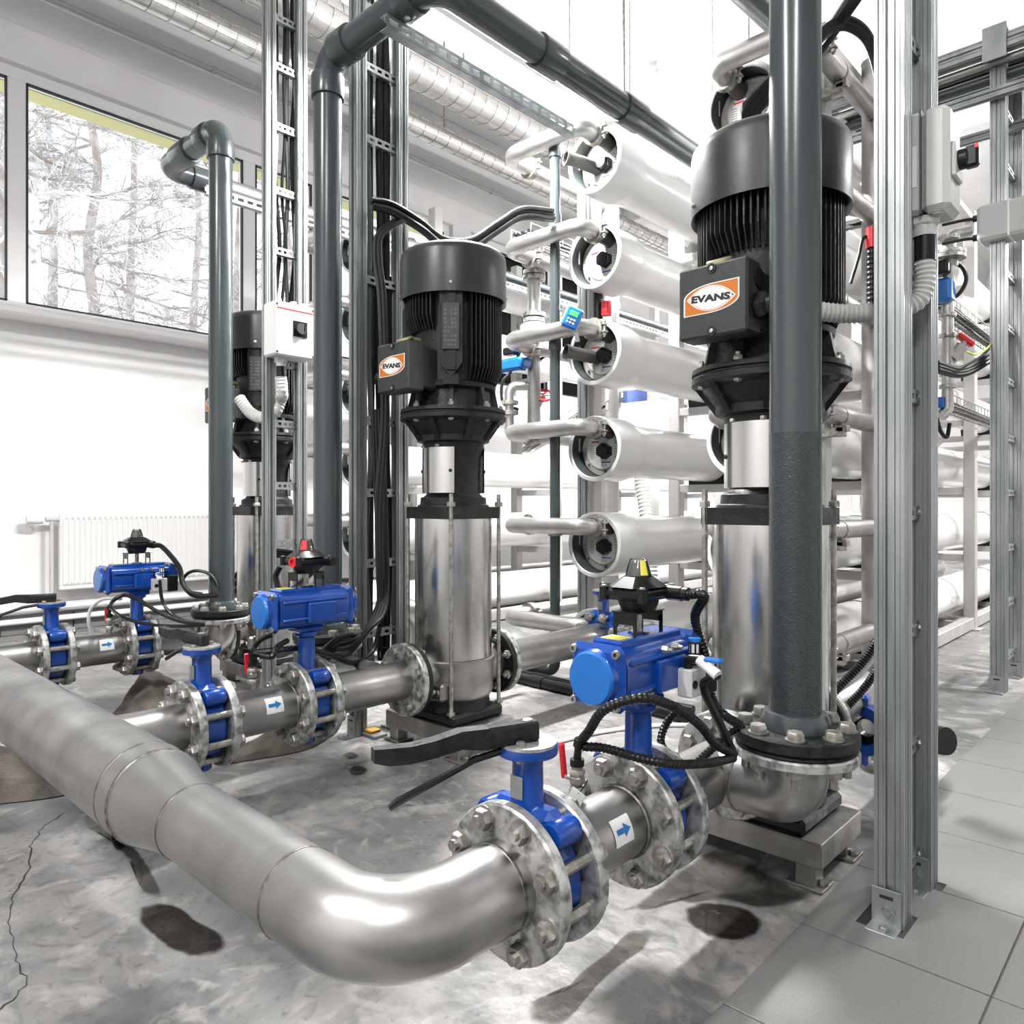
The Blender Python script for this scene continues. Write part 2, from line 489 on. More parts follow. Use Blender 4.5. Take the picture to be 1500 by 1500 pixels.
# water lying on the concrete
def blob(pts, h=.0016, jit=.0, n=5):
    P = [W(x, y, z=0) for x, y in pts]
    Q = spline(P+[P[0]], n)[:-1]
    return [(p.x, p.y) for p in Q]
def puddle(name_label, pts, m=M_water, cat='puddle'):
    poly = blob(pts)
    n = len(poly); cx = sum(p[0] for p in poly)/n; cy = sum(p[1] for p in poly)/n
    mb = MB(); vs = []; sh = (1, .90, .78, .5)
    for s in sh: vs += [(cx+(x-cx)*s, cy+(y-cy)*s, .0022) for x, y in poly]
    vs.append((cx, cy, .0022)); k = len(sh)
    fs = [(L*n+i, L*n+(i+1) % n, (L+1)*n+(i+1) % n, (L+1)*n+i) for L in range(k-1) for i in range(n)]+[((k-1)*n+i, (k-1)*n+(i+1) % n, k*n) for i in range(n)]
    mb.add(vs, fs)
    o = mb.build('puddle', m)
    at = o.data.attributes.new('depth', 'FLOAT', 'POINT')
    if len(o.data.vertices) == len(vs): at.data.foreach_set('value', [0.0]*n+[.45]*n+[.9]*n+[1.0]*(n+1))
    if o.data.polygons[0].normal.z < 0: o.data.flip_normals()
    return tag(o, name_label, cat, 'puddles on the concrete floor')
def wet_mat(name, col, fac, tint=.6):
    m = glassy(name, col, fac); nt = m.node_tree
    out = nt.nodes['Material Output']; src = out.inputs[0].links[0].from_socket
    tr = nt.nodes.new('ShaderNodeBsdfTransparent'); mx = nt.nodes.new('ShaderNodeMixShader')
    a = nt.nodes.new('ShaderNodeAttribute'); a.attribute_name = 'depth'
    tc = nt.nodes.new('ShaderNodeTexCoord'); n = nt.nodes.new('ShaderNodeTexNoise'); n.inputs['Scale'].default_value = 22; n.inputs['Detail'].default_value = 5
    nt.links.new(tc.outputs['Object'], n.inputs['Vector'])
    ad = nt.nodes.new('ShaderNodeMath'); ad.operation = 'ADD'; nt.links.new(a.outputs['Fac'], ad.inputs[0]); nt.links.new(n.outputs[0], ad.inputs[1])
    r = nt.nodes.new('ShaderNodeMapRange'); r.inputs[1].default_value = .62; r.inputs[2].default_value = 1.15; nt.links.new(ad.outputs[0], r.inputs[0])
    nt.links.new(r.outputs[0], mx.inputs[0]); nt.links.new(tr.outputs[0], mx.inputs[1]); nt.links.new(src, mx.inputs[2]); nt.links.new(mx.outputs[0], out.inputs[0])
    return m
M_wet = wet_mat('damp_patch', (.58, .57, .55), .5)
M_deep = wet_mat('deep_puddle', (.36, .345, .33), .7)
puddle('dark water puddle in the left foreground below the reducing pipe', [(203, 1328), (232, 1322), (262, 1328), (290, 1350), (322, 1366), (334, 1384), (318, 1399), (285, 1402), (250, 1392), (218, 1368), (200, 1348)], M_deep)
puddle('narrow wet trickle running down to the dark foreground puddle', [(128, 1185), (160, 1190), (178, 1212), (192, 1235), (212, 1260), (232, 1295), (240, 1318), (222, 1318), (205, 1300), (196, 1268), (170, 1240), (150, 1222), (120, 1205)], M_wet)
puddle('small dark splash beside the head of the wet trickle', [(160, 1215), (186, 1212), (190, 1228), (178, 1248), (165, 1240)], M_deep)
puddle('dark puddle on the concrete between the valve row and the tiles', [(1000, 1330), (1030, 1322), (1070, 1325), (1105, 1335), (1120, 1355), (1105, 1374), (1070, 1380), (1035, 1372), (1005, 1352)], M_deep)
puddle('broad damp patch spreading left from the front pump frame', [(910, 1335), (960, 1300), (1000, 1270), (1050, 1240), (1100, 1258), (1150, 1290), (1195, 1312), (1150, 1330), (1110, 1330), (1060, 1318), (1010, 1325), (975, 1320), (945, 1335)], M_wet)
puddle('long wet streak in the bottom foreground beside the elbow', [(770, 1500), (775, 1470), (820, 1455), (850, 1425), (890, 1395), (925, 1362), (955, 1365), (950, 1385), (915, 1410), (880, 1440), (855, 1470), (820, 1505)], M_wet)
puddle('small round wet spot on the bright floor left of the middle pump', [(508, 1128), (522, 1122), (538, 1126), (534, 1134), (518, 1137)], M_wet)
puddle('faint wet spot just above the round one on the bright floor', [(500, 1106), (515, 1102), (526, 1108), (512, 1113)], M_wet)

# ---------------------------------------------------------------- radiator and heating pipes under the windows
xr = -6.58
rad = thing('radiator', 'white panel radiator on the wall below the window', 'radiator', (xr, 2.75, .33))
rb = MB().box((0, 0, .30), (.05, 1.86, .60), .01)
for k in range(46):
    y = -.90+1.8*k/45
    rb.box((.028, y, .30), (.012, .022, .52), .005)
rb.build('panel', M_rad, rad)
g = MB()
for k in range(45): g.box((.0262, -.88+1.8*k/45, .565), (.006, .016, .02))
for k in range(45): g.box((.0262, -.88+1.8*k/45, .045), (.006, .016, .02))
g.build('grille_slots', M_grey, rad, stuff=True)
v = MB(); v.cyl((0, -.93, .56), (0, -1.02, .56), .02); v.cyl((0, -.98, .56), (0, -.98, -.2), .014); v.build('valve_pipe', M_grey, rad)
v = MB(); v.lathe([(0, 0), (.036, .002), (.038, .05), (.03, .11), (0, .115)], 20, (0, -1.04, .56), (0, -1, 0)); v.build('thermostat_head', M_rad, rad)
for z, r in ((.20, .022), (.11, .022)):
    tag(MB().cyl((XL+.08, -1, z), (XL+.08, 9, z), r, n=14).build('heating_pipe', M_rad), 'white heating pipe along the wall, %s of the two below the radiator' % ('upper' if z > .15 else 'lower'), 'pipe', 'heating pipes under the radiator')

# ---------------------------------------------------------------- pine wood outside
M_bark = mat('pine_bark', (.30, .25, .235), .9, col2=(.46, .42, .42), scale=4)
M_needle = mat('frosted_needles', (.42, .42, .45), .9, col2=(.6, .6, .63), scale=2)
M_birch = mat('birch_bark', (.72, .70, .70), .8, col2=(.30, .28, .28), scale=5, lo=.6, hi=.7)
struct(MB().box((-20, 8, -.3), (26, 50, .2)), 'ground_snow', mat('snow', (.86, .88, .90), .8))
def tree(x, y, h, r, label, bark, seed, nb=26, z0=2.5, fol=1.0):
    rnd = random.Random(seed)
    t = thing('pine_tree', label, 'tree', (x, y, -.2), 'trees outside the window')
    tp = [Vector((rnd.uniform(-.1, .1)*k*.22, rnd.uniform(-.1, .1)*k*.22, h*k/8)) for k in range(9)]
    tp = spline(tp, 3)
    MB().tube(tp, [r*(1-.75*i/(len(tp)-1)) for i in range(len(tp))], 9).build('trunk', bark, t)
    b = MB(); fo = MB()
    for k in range(nb):
        z = z0+(h-z0-.5)*k/nb+rnd.uniform(-.2, .2)
        a = rnd.uniform(0, 2*PI); L = rnd.uniform(1.3, 3.0)*(1-.45*k/nb)
        base = min(tp, key=lambda p: abs(p.z-z))
        d = Vector((math.cos(a), math.sin(a), rnd.uniform(-.25, .45)))
        pts = [base]
        for q in range(1, 6):
            d = (d+Vector((rnd.uniform(-.35, .35), rnd.uniform(-.35, .35), rnd.uniform(-.35, .3)))).normalized()
            pts.append(pts[-1]+d*L/5)
            if q > 0:
                for w in range(4):
                    e = (d+Vector((rnd.uniform(-1, 1), rnd.uniform(-1, 1), rnd.uniform(-.7, .8)))).normalized()
                    l = rnd.uniform(.3, .8); p1 = pts[-1]+e*l*.5; p2 = p1+(e+Vector((rnd.uniform(-.5, .5), rnd.uniform(-.5, .5), rnd.uniform(-.5, .5)))).normalized()*l*.5
                    b.tube([pts[-1], p1, p2], [.011, .008, .004], 4, False)
                    for u in range(int(9*fol)):
                        c = p1.lerp(p2, rnd.random())+Vector((rnd.gauss(0, .10), rnd.gauss(0, .10), rnd.gauss(0, .06)))
                        f = Vector((rnd.uniform(-1, 1), rnd.uniform(-1, 1), rnd.uniform(-1, 1))).normalized()*.07
                        gq = f.orthogonal().normalized()*.010
                        fo.add([c-f, c+gq, c+f, c-gq], [(0, 1, 2, 3)])
        b.tube(pts, [r*.24*(1-.7*i/5) for i in range(6)], 5, False)
    b.build('branches', bark, t, stuff=True)
    if fo.v: fo.build('needles', M_needle, t, stuff=True)
    return t
for i, (px, d, h, r, bk, nb, fol, lab) in enumerate((
    (134, 12.5, 11, .13, M_bark, 34, 1.0, 'slender pale pine outside, trunk in the middle of the left window pane'),
    (52, 11.0, 10, .17, M_birch, 10, 0, 'thick white birch trunk outside at the left edge of the large pane'),
    (8, 10.5, 11, .15, M_bark, 30, 1.3, 'dark bushy pine seen through the narrow leftmost pane'),
    (80, 16.0, 13, .15, M_bark, 34, 1.6, 'bushy pine standing behind the birch trunk outside'),
    (190, 17.0, 13, .14, M_bark, 30, 1.2, 'pine outside just right of the slender pale one'),
    (245, 13.5, 11, .15, M_birch, 16, .3, 'pale bare tree outside, left of the first grey riser'),
    (285, 18.0, 13, .14, M_bark, 26, 1.0, 'distant pine outside behind the first grey riser elbow'),
    (350, 15.0, 12, .12, M_bark, 22, .8, 'pine outside seen through the narrow pane right of the riser'),
    (425, 16.0, 12, .13, M_bark, 22, .8, 'pine outside seen through the rungs of the cable ladder'))):
    p = W(px, 740, d=d)
    tree(p.x, p.y, h, r, lab, bk, 20+i, nb, 2.0 if fol else 5.0, fol)
# ================================================================= PIPE PARTS
def flange_mb(mb, o, ax, R, r, t, holes=0):
    """ring flange centred on o, thickness t about o along ax"""
    mb.lathe([(r, -t/2), (R-.004, -t/2), (R, -t/2+.004), (R, t/2-.004), (R-.004, t/2), (r, t/2)], 44, o, ax, close=True)
def circle_pts(o, ax, R, n, a0=0.0):
    Mx = Matrix.Translation(Vector(o)) @ frame_to(ax)
    return [Mx @ Vector((R*math.cos(a0+2*PI*k/n), R*math.sin(a0+2*PI*k/n), 0)) for k in range(n)]
def studs(parent, o, ax, R, n, L, r=.011, a0=PI/8, world=False, tail=.028, name='stud_bolt', mate=None, both=True):
    """n studs, nuts at both ends, centred on o"""
    ax = Vector(ax).normalized()
    for p in circle_pts(o, ax, R, n, a0):
        m = MB()
        m.cyl(p-ax*(L/2+tail), p+ax*(L/2+.004), r, n=10)
        m.lathe([(0, 0), (r*2.15, 0), (r*2.15, .003), (0, .003)], 14, p-ax*(L/2+.003), ax)
        m.hexa(p-ax*(L/2+.002), -ax, r*1.9, .017)
        m.lathe([(0, 0), (r*2.15, 0), (r*2.15, .003), (0, .003)], 14, p+ax*(L/2), ax)
        m.hexa(p+ax*(L/2+.002), ax, r*1.9, .015)
        m.build(name, mate or M_bolt, parent, world=world)

# ================================================================= PUMPS
def logo(parent, o, M, wdt, hgt):
    """orange emblem with pointed white oval and black lettering, lying in the xy plane of M"""
    def leaf(s):
        P = [(0, 0)]
        for k in range(13):
            t = k/12*PI/2
            P.append((.56*(1-math.cos(t)), .58+.42*math.sin(t)))
        P.append((1, 1))
        for k in range(13):
            t = k/12*PI/2
            P.append((1-.56*(1-math.cos(t)), .42-.42*math.sin(t)))
        return [((x-.5)*wdt*s, (y-.5)*hgt*(s if s == 1 else s*.985)) for x, y in P]
    def oval(s):
        P = []
        a = .90*s; b = .86*s
        for k in range(21):
            t = -1+2*k/20; P.append((t*a*wdt/2, b*hgt/2*(1-abs(t)**2.1)))
        for k in range(1, 20):
            t = 1-2*k/20; P.append((t*a*wdt/2, -b*hgt/2*(1-abs(t)**2.1)))
        c = math.cos(.06); s_ = -math.sin(.06)
        return [(x*c-y*s_, x*s_+y*c) for x, y in P]
    pl = MB().prism(leaf(1), .0012, M).build('logo_plate', M_white, parent, ang=20)
    MB().prism(leaf(.95), .0016, M).build('orange_field', M_orange, pl, ang=20)
    MB().prism(oval(.98), .0020, M).build('oval', M_white, pl, ang=20)
    MB().prism(oval(.91), .0023, M).build('oval_rim', M_orange, pl, ang=20)
    MB().prism(oval(.88), .0026, M).build('oval_field', M_white, pl, ang=20)
    cu = bpy.data.curves.new('lettering', 'FONT'); cu.body = 'EVANS'; cu.size = 1; cu.offset = .055; cu.align_x = 'CENTER'; cu.align_y = 'CENTER'
    cu.extrude = .003; cu.resolution_u = 3; cu.space_character = 1.02
    tmp = bpy.data.objects.new('lettering', cu); C.collection.objects.link(tmp)
    bpy.context.view_layer.update()
    me = bpy.data.meshes.new_from_object(tmp.evaluated_get(bpy.context.evaluated_depsgraph_get()))
    bpy.data.objects.remove(tmp)
    xs = [v.co.x for v in me.vertices]; ys = [v.co.y for v in me.vertices]
    sx = wdt*.70/(max(xs)-min(xs)); sy = hgt*.25/(max(ys)-min(ys)); cx = (max(xs)+min(xs))/2; cy = (max(ys)+min(ys))/2
    T = M @ Matrix.Translation((-.004*0, 0, .0029)) @ Matrix.Rotation(-.07, 4, 'Z')
    for v in me.vertices: v.co = T @ Vector(((v.co.x-cx)*sx, (v.co.y-cy)*sy, v.co.z*.1))
    me.materials.clear(); me.materials.append(M_print)
    ob = bpy.data.objects.new('lettering', me); C.collection.objects.link(ob); ob.parent = pl
    r = MB(); r.lathe([(.0011*wdt/.17, 0), (.0024*wdt/.17, 0), (.0024*wdt/.17, .0008), (.0011*wdt/.17, .0008)], 14, M @ Vector((wdt*.385, -.015*wdt, .0027)), M.to_3x3() @ Vector((0, 0, 1)), close=True)
    r.build('registered_mark', M_print, pl)
    return pl

def make_pump(loc, label):
    P = thing('vertical_pump', label, 'pump', loc, 'tall vertical multistage pumps')
    # stainless frame on four feet
    fr = MB()
    fr.box((-.03, 0, .1225), (.47, .30, .007), .002)
    for sx in (-1, 1): fr.box((-.03+sx*.231, 0, .090), (.007, .30, .062), .002)
    for sy in (-1, 1): fr.box((-.03, sy*.146, .090), (.47, .007, .062), .002)
    b = fr.build('base_frame', M_cast, P)
    for sx in (-1, 1):
        for sy in (-1, 1):
            l = MB().box((-.03+sx*.19, sy*.115, .032), (.055, .055, .056), .003)
            l.box((-.03+sx*.19, sy*.115, .005), (.10, .085, .008), .002)
            l.hexa((-.03+sx*.228, sy*.115, .009), (0, 0, 1), .012, .012)
            l.build('leg', M_cast, b)
    ft = MB().box((0, 0, .150), (.315, .285, .046), .012)
    ft.lathe([(.155, .17), (.150, .20), (.152, .215), (0, .215)], 40)
    ft.build('foot', M_black, P)
    mf = MB().lathe([(.148, .212), (.160, .222), (.166, .24), (.168, .345), (.172, .355), (.172, .372), (.162, .376)], 48)
    for s in (-1, 1): mf.cyl((0, s*.14, .315), (0, s*.232, .315), .082, n=32)
    mf.box((.075, -.150, .262), (.10, .05, .07), .01)
    mf.build('manifold', M_cast, P)
    for x in (.050, .100):
        MB().hexa((x, -.172 if x < .08 else -.165, .262), (0, -1, 0), .014, .018).build('drain_plug', M_bolt, P)
    for s in (-1, 1):
        c = MB(); flange_mb(c, (0, s*.236, .315), (0, 1, 0), .139, .082, .024)
        f = c.build('port_collar', M_black, P)
        for p in circle_pts((0, s*.236, .315), (0, 1, 0), .112, 8, PI/8):
            m = MB(); m.hexa(p+Vector((0, -s*.012, 0)), (0, -s, 0), .019, .014); m.cyl(p, p+Vector((0, -s*.04, 0)), .009, n=8)
            m.build('bolt', M_bolt, f)
    MB().lathe([(.158, .37), (.160, .378), (.160, .945)], 56).build('sleeve', M_sleeve, P)
    tp = MB(); h = .158; k = .045
    oc = [(h, -h+k), (h, h-k), (h-k, h), (-h+k, h), (-h, h-k), (-h, -h+k), (-h+k, -h), (h-k, -h)]
    tp.prism(oc, .048, Matrix.Translation((0, 0, .945)))
    tp.lathe([(.150, .99), (.148, 1.0), (.138, 1.004), (.136, 1.03), (.128, 1.034)], 40)
    tp.build('top_plate', M_black, P, ang=25)
    for sx in (-1, 1):
        for sy in (-1, 1):
            r = MB().cyl((sx*.134, sy*.134, .165), (sx*.134, sy*.134, 1.045), .0085, n=12)
            r.hexa((sx*.134, sy*.134, .995), (0, 0, 1), .017, .018); r.hexa((sx*.134, sy*.134, .173), (0, 0, 1), .017, .012)
            r.build('tie_rod', M_bolt, P)
    ln = MB().lathe([(.128, 1.03), (.112, 1.045), (.108, 1.10), (.112, 1.20), (.126, 1.235), (.128, 1.255), (.150, 1.262), (.152, 1.285), (.158, 1.292), (.186, 1.33), (.188, 1.345)], 48)
    ln.lathe([(.180, 1.335), (.214, 1.345), (.220, 1.350), (.220, 1.366), (.214, 1.370), (.214, 1.374), (.220, 1.378), (.218, 1.392), (.15, 1.394)], 56)
    for i in range(8):
        a = PI/8+i*PI/4+.0
        R = Matrix.Rotation(a, 4, 'Z') @ Matrix(((1, 0, 0, 0), (0, 0, 1, -.011), (0, 1, 0, 0), (0, 0, 0, 1)))
        ln.prism([(.14, 1.27), (.152, 1.265), (.212, 1.346), (.14, 1.346)], .022, R)
    ln.build('lantern', M_black, P, ang=30)
    for a, s in ((-PI/2, -1), (PI/2, 1)):
        gd = MB().lathe([(.130, 1.05), (.130, 1.235), (.126, 1.235), (.126, 1.05)], 20, (0, 0, 0), (0, 0, 1), a+PI/2-.86, a+PI/2+.86, close=True)
        gq = gd.build('coupling_guard', M_sleeve, P)
        for da in (-.74, .74):
            p = Vector((math.cos(a+da)*.129, math.sin(a+da)*.129, 1.14)); m = MB()
            m.lathe([(0, .006), (.006, .005), (.008, 0)], 10, p, (p.x, p.y, 0)); m.build('screw', M_print, gq)
        for da in (-.45, .3):
            p = Vector((math.cos(a+da)*.128, math.sin(a+da)*.128, 1.236)); m = MB(); m.hexa(p, (0, 0, 1), .010, .010); m.build('screw', M_bolt, gq)
    for p in circle_pts((0, 0, 1.394), (0, 0, 1), .198, 8, 0):
        m = MB().hexa(p, (0, 0, 1), .013, .014); m.hexa(p-Vector((0, 0, .046)), (0, 0, -1), .013, .012); m.cyl(p-Vector((0, 0, .06)), p+Vector((0, 0, .022)), .007, n=8)
        m.build('flange_bolt', M_bolt, P)
    # motor
    mb = MB().lathe([(.15, 1.39), (.165, 1.395), (.160, 1.42), (.156, 1.465), (.175, 1.475), (.178, 1.49), (.165, 1.5), (.165, 1.93), (.15, 1.94)], 48)
    for i in range(8):
        a = i*PI/4
        R = Matrix.Rotation(a, 4, 'Z') @ Matrix(((1, 0, 0, 0), (0, 0, 1, -.008), (0, 1, 0, 0), (0, 0, 0, 1)))
        mb.prism([(.14, 1.392), (.192, 1.392), (.172, 1.485), (.14, 1.485)], .016, R)
    mo = mb.build('motor', M_black, P, ang=30)
    fn = MB(); nf = 68
    for i in range(nf):
        a = 2*PI*i/nf
        d = (a+PI/4+PI) % (2*PI)-PI          # away from the nameplate pad
        if abs(d) < .33: continue
        d2 = (a+PI/2+PI) % (2*PI)-PI         # away from the terminal box
        lo = 1.50
        if abs(d2) < .52: lo = 1.70
        R = Matrix.Rotation(a, 4, 'Z') @ Matrix(((1, 0, 0, 0), (0, 0, 1, -.0024), (0, 1, 0, 0), (0, 0, 0, 1)))
        fn.prism([(.155, lo), (.180, lo), (.203, lo+.055), (.203, 1.905), (.197, 1.925), (.155, 1.925)], .0048, R)
    fn.build('cooling_fins', M_black, mo, stuff=True, ang=20)
    pd = MB(); T = Matrix.Rotation(-PI/4, 4, 'Z') @ Matrix(((0, 0, 1, .14), (1, 0, 0, 0), (0, 1, 0, 0), (0, 0, 0, 1)))
    pd.prism([(-.045, 1.56), (0, 1.50), (.045, 1.56), (.045, 1.84), (.02, 1.885), (-.02, 1.885), (-.045, 1.84)], .062, T)
    pd.prism([(-.018, 1.53), (.018, 1.53), (.018, 1.87), (-.018, 1.87)], .068, T)
    for z0 in (1.475,):
        pd.prism([(-.03, 1.475), (.03, 1.475), (.03, 1.515), (-.03, 1.515)], .06, T)
    pdo = pd.build('nameplate_pad', M_black, mo)
    np = MB().prism([(-.032, 1.61), (.032, 1.61), (.032, 1.79), (-.032, 1.79)], .074, T).build('nameplate', M_box, mo)
    pr = MB()
    rnd = random.Random(3)
    for k in range(9):
        for j in range(4):
            if rnd.random() < .25: continue
            x0 = -.026+j*.013; z0 = 1.622+k*.017; ww = rnd.uniform(.006, .011)
            pr.prism([(x0, z0), (x0+ww, z0), (x0+ww, z0+rnd.uniform(.006, .012)), (x0, z0+.009)], .0748, T)
    pr.build('nameplate_print', M_port, mo, stuff=True)
    hd = MB().lathe([(.200, 1.850), (.214, 1.838), (.2215, 1.836), (.2215, 2.005), (.218, 2.025), (.206, 2.038), (.19, 2.044), (.05, 2.048), (0, 2.048)], 64)
    hd.lathe([(.2185, 1.838), (.2185, 1.99), (.0, 1.99)], 48)
    hood = hd.build('fan_hood', M_hood, P)
    for a in (-PI/4, PI/4, 3*PI/4, -3*PI/4):
        p = Vector((math.cos(a)*.221, math.sin(a)*.221, 1.868)); m = MB(); m.lathe([(0, .007), (.006, .006), (.009, 0)], 12, p, (p.x, p.y, 0)); m.build('hood_screw', M_bolt, hood)
    # terminal box
    tb = MB(); bx = -.022
    tb.box((bx, -.262, 1.540), (.198, .080, .192), .006)
    tb.box((bx+.01, -.20, 1.54), (.165, .10, .165), .008)
    tbo = tb.build('terminal_box', M_box, P)
    for z in (1.458, 1.622):
        m = MB().lathe([(.013, 0), (.013, .004), (.009, .004), (.009, .001), (0, .001)], 16, (bx, -.3015, z), (0, -1, 0)); m.build('screw_well', M_print, tbo)
        m = MB().lathe([(.006, .0), (.006, .005), (0, .006)], 10, (bx, -.302, z), (0, -1, 0)); m.build('screw', M_bolt, tbo)
    Lm = Matrix.Translation((bx-.002, -.3021, 1.545)) @ Matrix(((1, 0, 0, 0), (0, 0, -1, 0), (0, 1, 0, 0), (0, 0, 0, 1)))
    logo(tbo, None, Lm, .160, .078)
    gl = MB().hexa((.076, -.245, 1.515), (1, 0, 0), .036, .035); gl.cyl((.11, -.245, 1.515), (.135, -.245, 1.515), .028, n=16)
    gl.lathe([(0, .004), (.026, .004), (.030, 0)], 20, (.077, -.235, 1.59), (1, 0, 0))
    gl.build('cable_gland', M_blk, tbo)
    ey = MB(); c = Vector((-.04, -.225, 1.663))
    ring = [c+Vector((.031*math.cos(2*PI*k/20)*.75, .031*math.cos(2*PI*k/20)*.3-.0, .024*math.sin(2*PI*k/20))) for k in range(21)]
    ring = [c+Vector((.030*math.cos(2*PI*k/20), .026*math.sin(2*PI*k/20), .010*math.sin(2*PI*k/20))) for k in range(21)]
    ey.tube(ring, .0075, 8, False); ey.cyl(c+Vector((.01, .02, .004)), c+Vector((.02, .07, 0)), .011, n=10)
    ey.build('lifting_eye', mat('yellow_passivated_zinc', (.42, .38, .24), .38, .6), P)
    return P
X1, X2, X3 = -.93, -2.305, -3.85
YP = 2.10
pump = make_pump((X1, 2.085, 0), 'nearest and largest black and steel vertical pump, right, behind the thick grey riser')
p2 = copy_tree(pump)
for ch in p2.children:
    if ch.name.startswith('terminal_box'):
        for g in ch.children:
            if g.name.startswith('cable_gland'): g.scale.x = -1; g.location.x = -.045
p2.location = (X2, YP, 0); p2['label'] = 'middle vertical pump standing free in the centre of the room'
p3 = copy_tree(p2); p3.location = (X3, YP, 0); p3['label'] = 'farthest vertical pump, left, half hidden by the first cable ladder'
# ================================================================= HEADER, SPOOLS, VALVES
ZP = .315; RP = .074
YV1, YV2 = 1.035, 1.405; HS = .053          # valve centres, half flange spacing
YH = .70
RF = .142                                    # flange radius
# --- header with reducer, elbow and branch stubs
h = thing('header_pipe', 'fat bare stainless header pipe narrowing into the elbow across the foreground', 'pipe', (-2.0, YH, 0))
hp = MB()
E = [(-5.6, 0), (-1.93, 0)]
prof = [((-5.6), .112), (-1.95, .112), (-1.86, .112), (-1.80, .110), (-1.66, .084), (-1.58, .079), (-1.40, .079)]
hp.tube([(x, YH, ZP) for x, r in prof], [r for x, r in prof], 48)
hp.build('large_pipe', M_steel, h, world=True)
el = fillet([(-1.40, YH, ZP), (X1, YH, ZP), (X1, YV1-HS-.012, ZP)], .24, 16)
MB().tube(el, .079, 48).build('elbow', M_steel, h, world=True)
def weld(parent, p, ax, r):
    m = MB(); m.lathe([(r-.002, -.006), (r+.0012, -.003), (r+.0018, 0), (r+.0012, .003), (r-.002, .006)], 48, p, ax); m.build('weld_seam', M_weld, parent, world=True)
for x, r in ((-1.87, .112), (-1.80, .1105), (-1.60, .080)): weld(h, (x, YH, ZP), (1, 0, 0), r)
weld(h, (X1-.24, YH, ZP), (1, 0, 0), .079); weld(h, (X1, YH+.245, ZP), (0, 1, 0), .079)
fm = MB(); flange_mb(fm, (X1, YV1-HS, ZP), (0, 1, 0), RF, .079, .026); fm.build('flange', M_galv, h, world=True)
for xb in (X2, X3):
    MB().cyl((xb, YH, ZP), (xb, YV1-HS-.012, ZP), RP, n=36).build('branch', M_steel, h, world=True)
    fm = MB(); flange_mb(fm, (xb, YV1-HS, ZP), (0, 1, 0), RF, RP, .026); fm.build('flange', M_galv, h, world=True)
# one support under the header, out of frame to the left
s = MB().box((-4.8, YH, .10), (.08, .08, .20), .004); s.box((-4.8, YH, .01), (.2, .2, .02)); s.build('support', M_strut, h, world=True)

def sticker(parent, p, r, ang, w=.062, hgt=.052):
    """flow arrow label wrapped on a pipe that runs along y; ang = direction round the pipe"""
    m = MB(); n = 6; da = hgt/r
    def pt(u, v, e): 
        a = ang+da*(v-.5)
        return (p[0]+(r+e)*math.cos(a), p[1]+w*(u-.5), p[2]+(r+e)*math.sin(a))
    vs = []; fs = []
    for i in range(n+1):
        vs += [pt(0, i/n, .0012), pt(1, i/n, .0012)]
    fs = [(2*i, 2*i+1, 2*i+3, 2*i+2) for i in range(n)]
    m.add(vs, fs); s = m.build('arrow_label', M_white, parent, world=True)
    a = MB()
    for pl in ([(.14, .40), (.55, .40), (.55, .60), (.14, .60)], [(.55, .24), (.88, .5), (.55, .76)]):
        a.add([pt(u, v, .0026) for u, v in pl], [tuple(range(len(pl)))])
    a.build('blue_arrow', M_arrow, s, world=True)
CAMDIR = math.atan2(.55, 1)
line_names = {X1: 'front', X2: 'middle', X3: 'rear'}
for xb in (X1, X2, X3):
    nm = line_names[xb]
    # spool between the two valves
    s = thing('pipe_spool', 'flanged stainless pipe with a blue arrow label in the %s valve line' % nm, 'pipe', (xb, (YV1+YV2)/2, ZP), 'pipe spools with arrow labels')
    y0, y1 = YV1+HS, YV2-HS
    MB().cyl((xb, y0, ZP), (xb, y1, ZP), RP, n=44).build('pipe', M_steel, s, world=True)
    for y in (y0, y1):
        fm = MB(); flange_mb(fm, (xb, y, ZP), (0, 1, 0), RF, RP, .026); fm.build('flange', M_galv, s, world=True)
        weld(s, (xb, y+(.018 if y == y0 else -.018), ZP), (0, 1, 0), RP+.003)
    sticker(s, (xb, y0+.60*(y1-y0), ZP), RP, .40)
    # spool from the second valve to the pump
    yp = (2.085 if xb == X1 else YP)-.236-.025
    s = thing('pipe_spool', 'short stainless flanged pipe between the %s actuated valve and its pump' % nm, 'pipe', (xb, (YV2+yp)/2, ZP), 'pipe spools into the pumps')
    MB().cyl((xb, YV2+HS, ZP), (xb, yp, ZP), RP, n=44).build('pipe', M_steel, s, world=True)
    for y in (YV2+HS, yp):
        fm = MB(); flange_mb(fm, (xb, y, ZP), (0, 1, 0), RF, RP, .026); fm.build('flange', M_galv, s, world=True)
    studs_y = yp
    for p in circle_pts((xb, yp-.013, ZP), (0, 1, 0), .112, 8, PI/8):
        m = MB(); m.hexa(p, (0, -1, 0), .019, .014); m.build('bolt', M_bolt, s, world=True)
    # delivery spool on the far side
    yq = (2.085 if xb == X1 else YP)+.236+.025
    ye = {X1: 3.0, X2: 3.6, X3: 3.2}[xb]
    s = thing('pipe_spool', 'stainless pipe leaving the far side of the %s pump' % {X1: 'nearest', X2: 'middle', X3: 'farthest'}[xb], 'pipe', (xb, (yq+ye)/2, ZP), 'pipes behind the pumps')
    MB().tube(fillet([(xb, yq, ZP), (xb, ye, ZP), (xb, ye, .05)], .15), RP, 36).build('pipe', M_steel, s, world=True)
    fm = MB(); flange_mb(fm, (xb, yq, ZP), (0, 1, 0), RF, RP, .026); fm.build('flange', M_galv, s, world=True)

def small_box(m, c, d, ch=.004): m.box(c, d, ch)
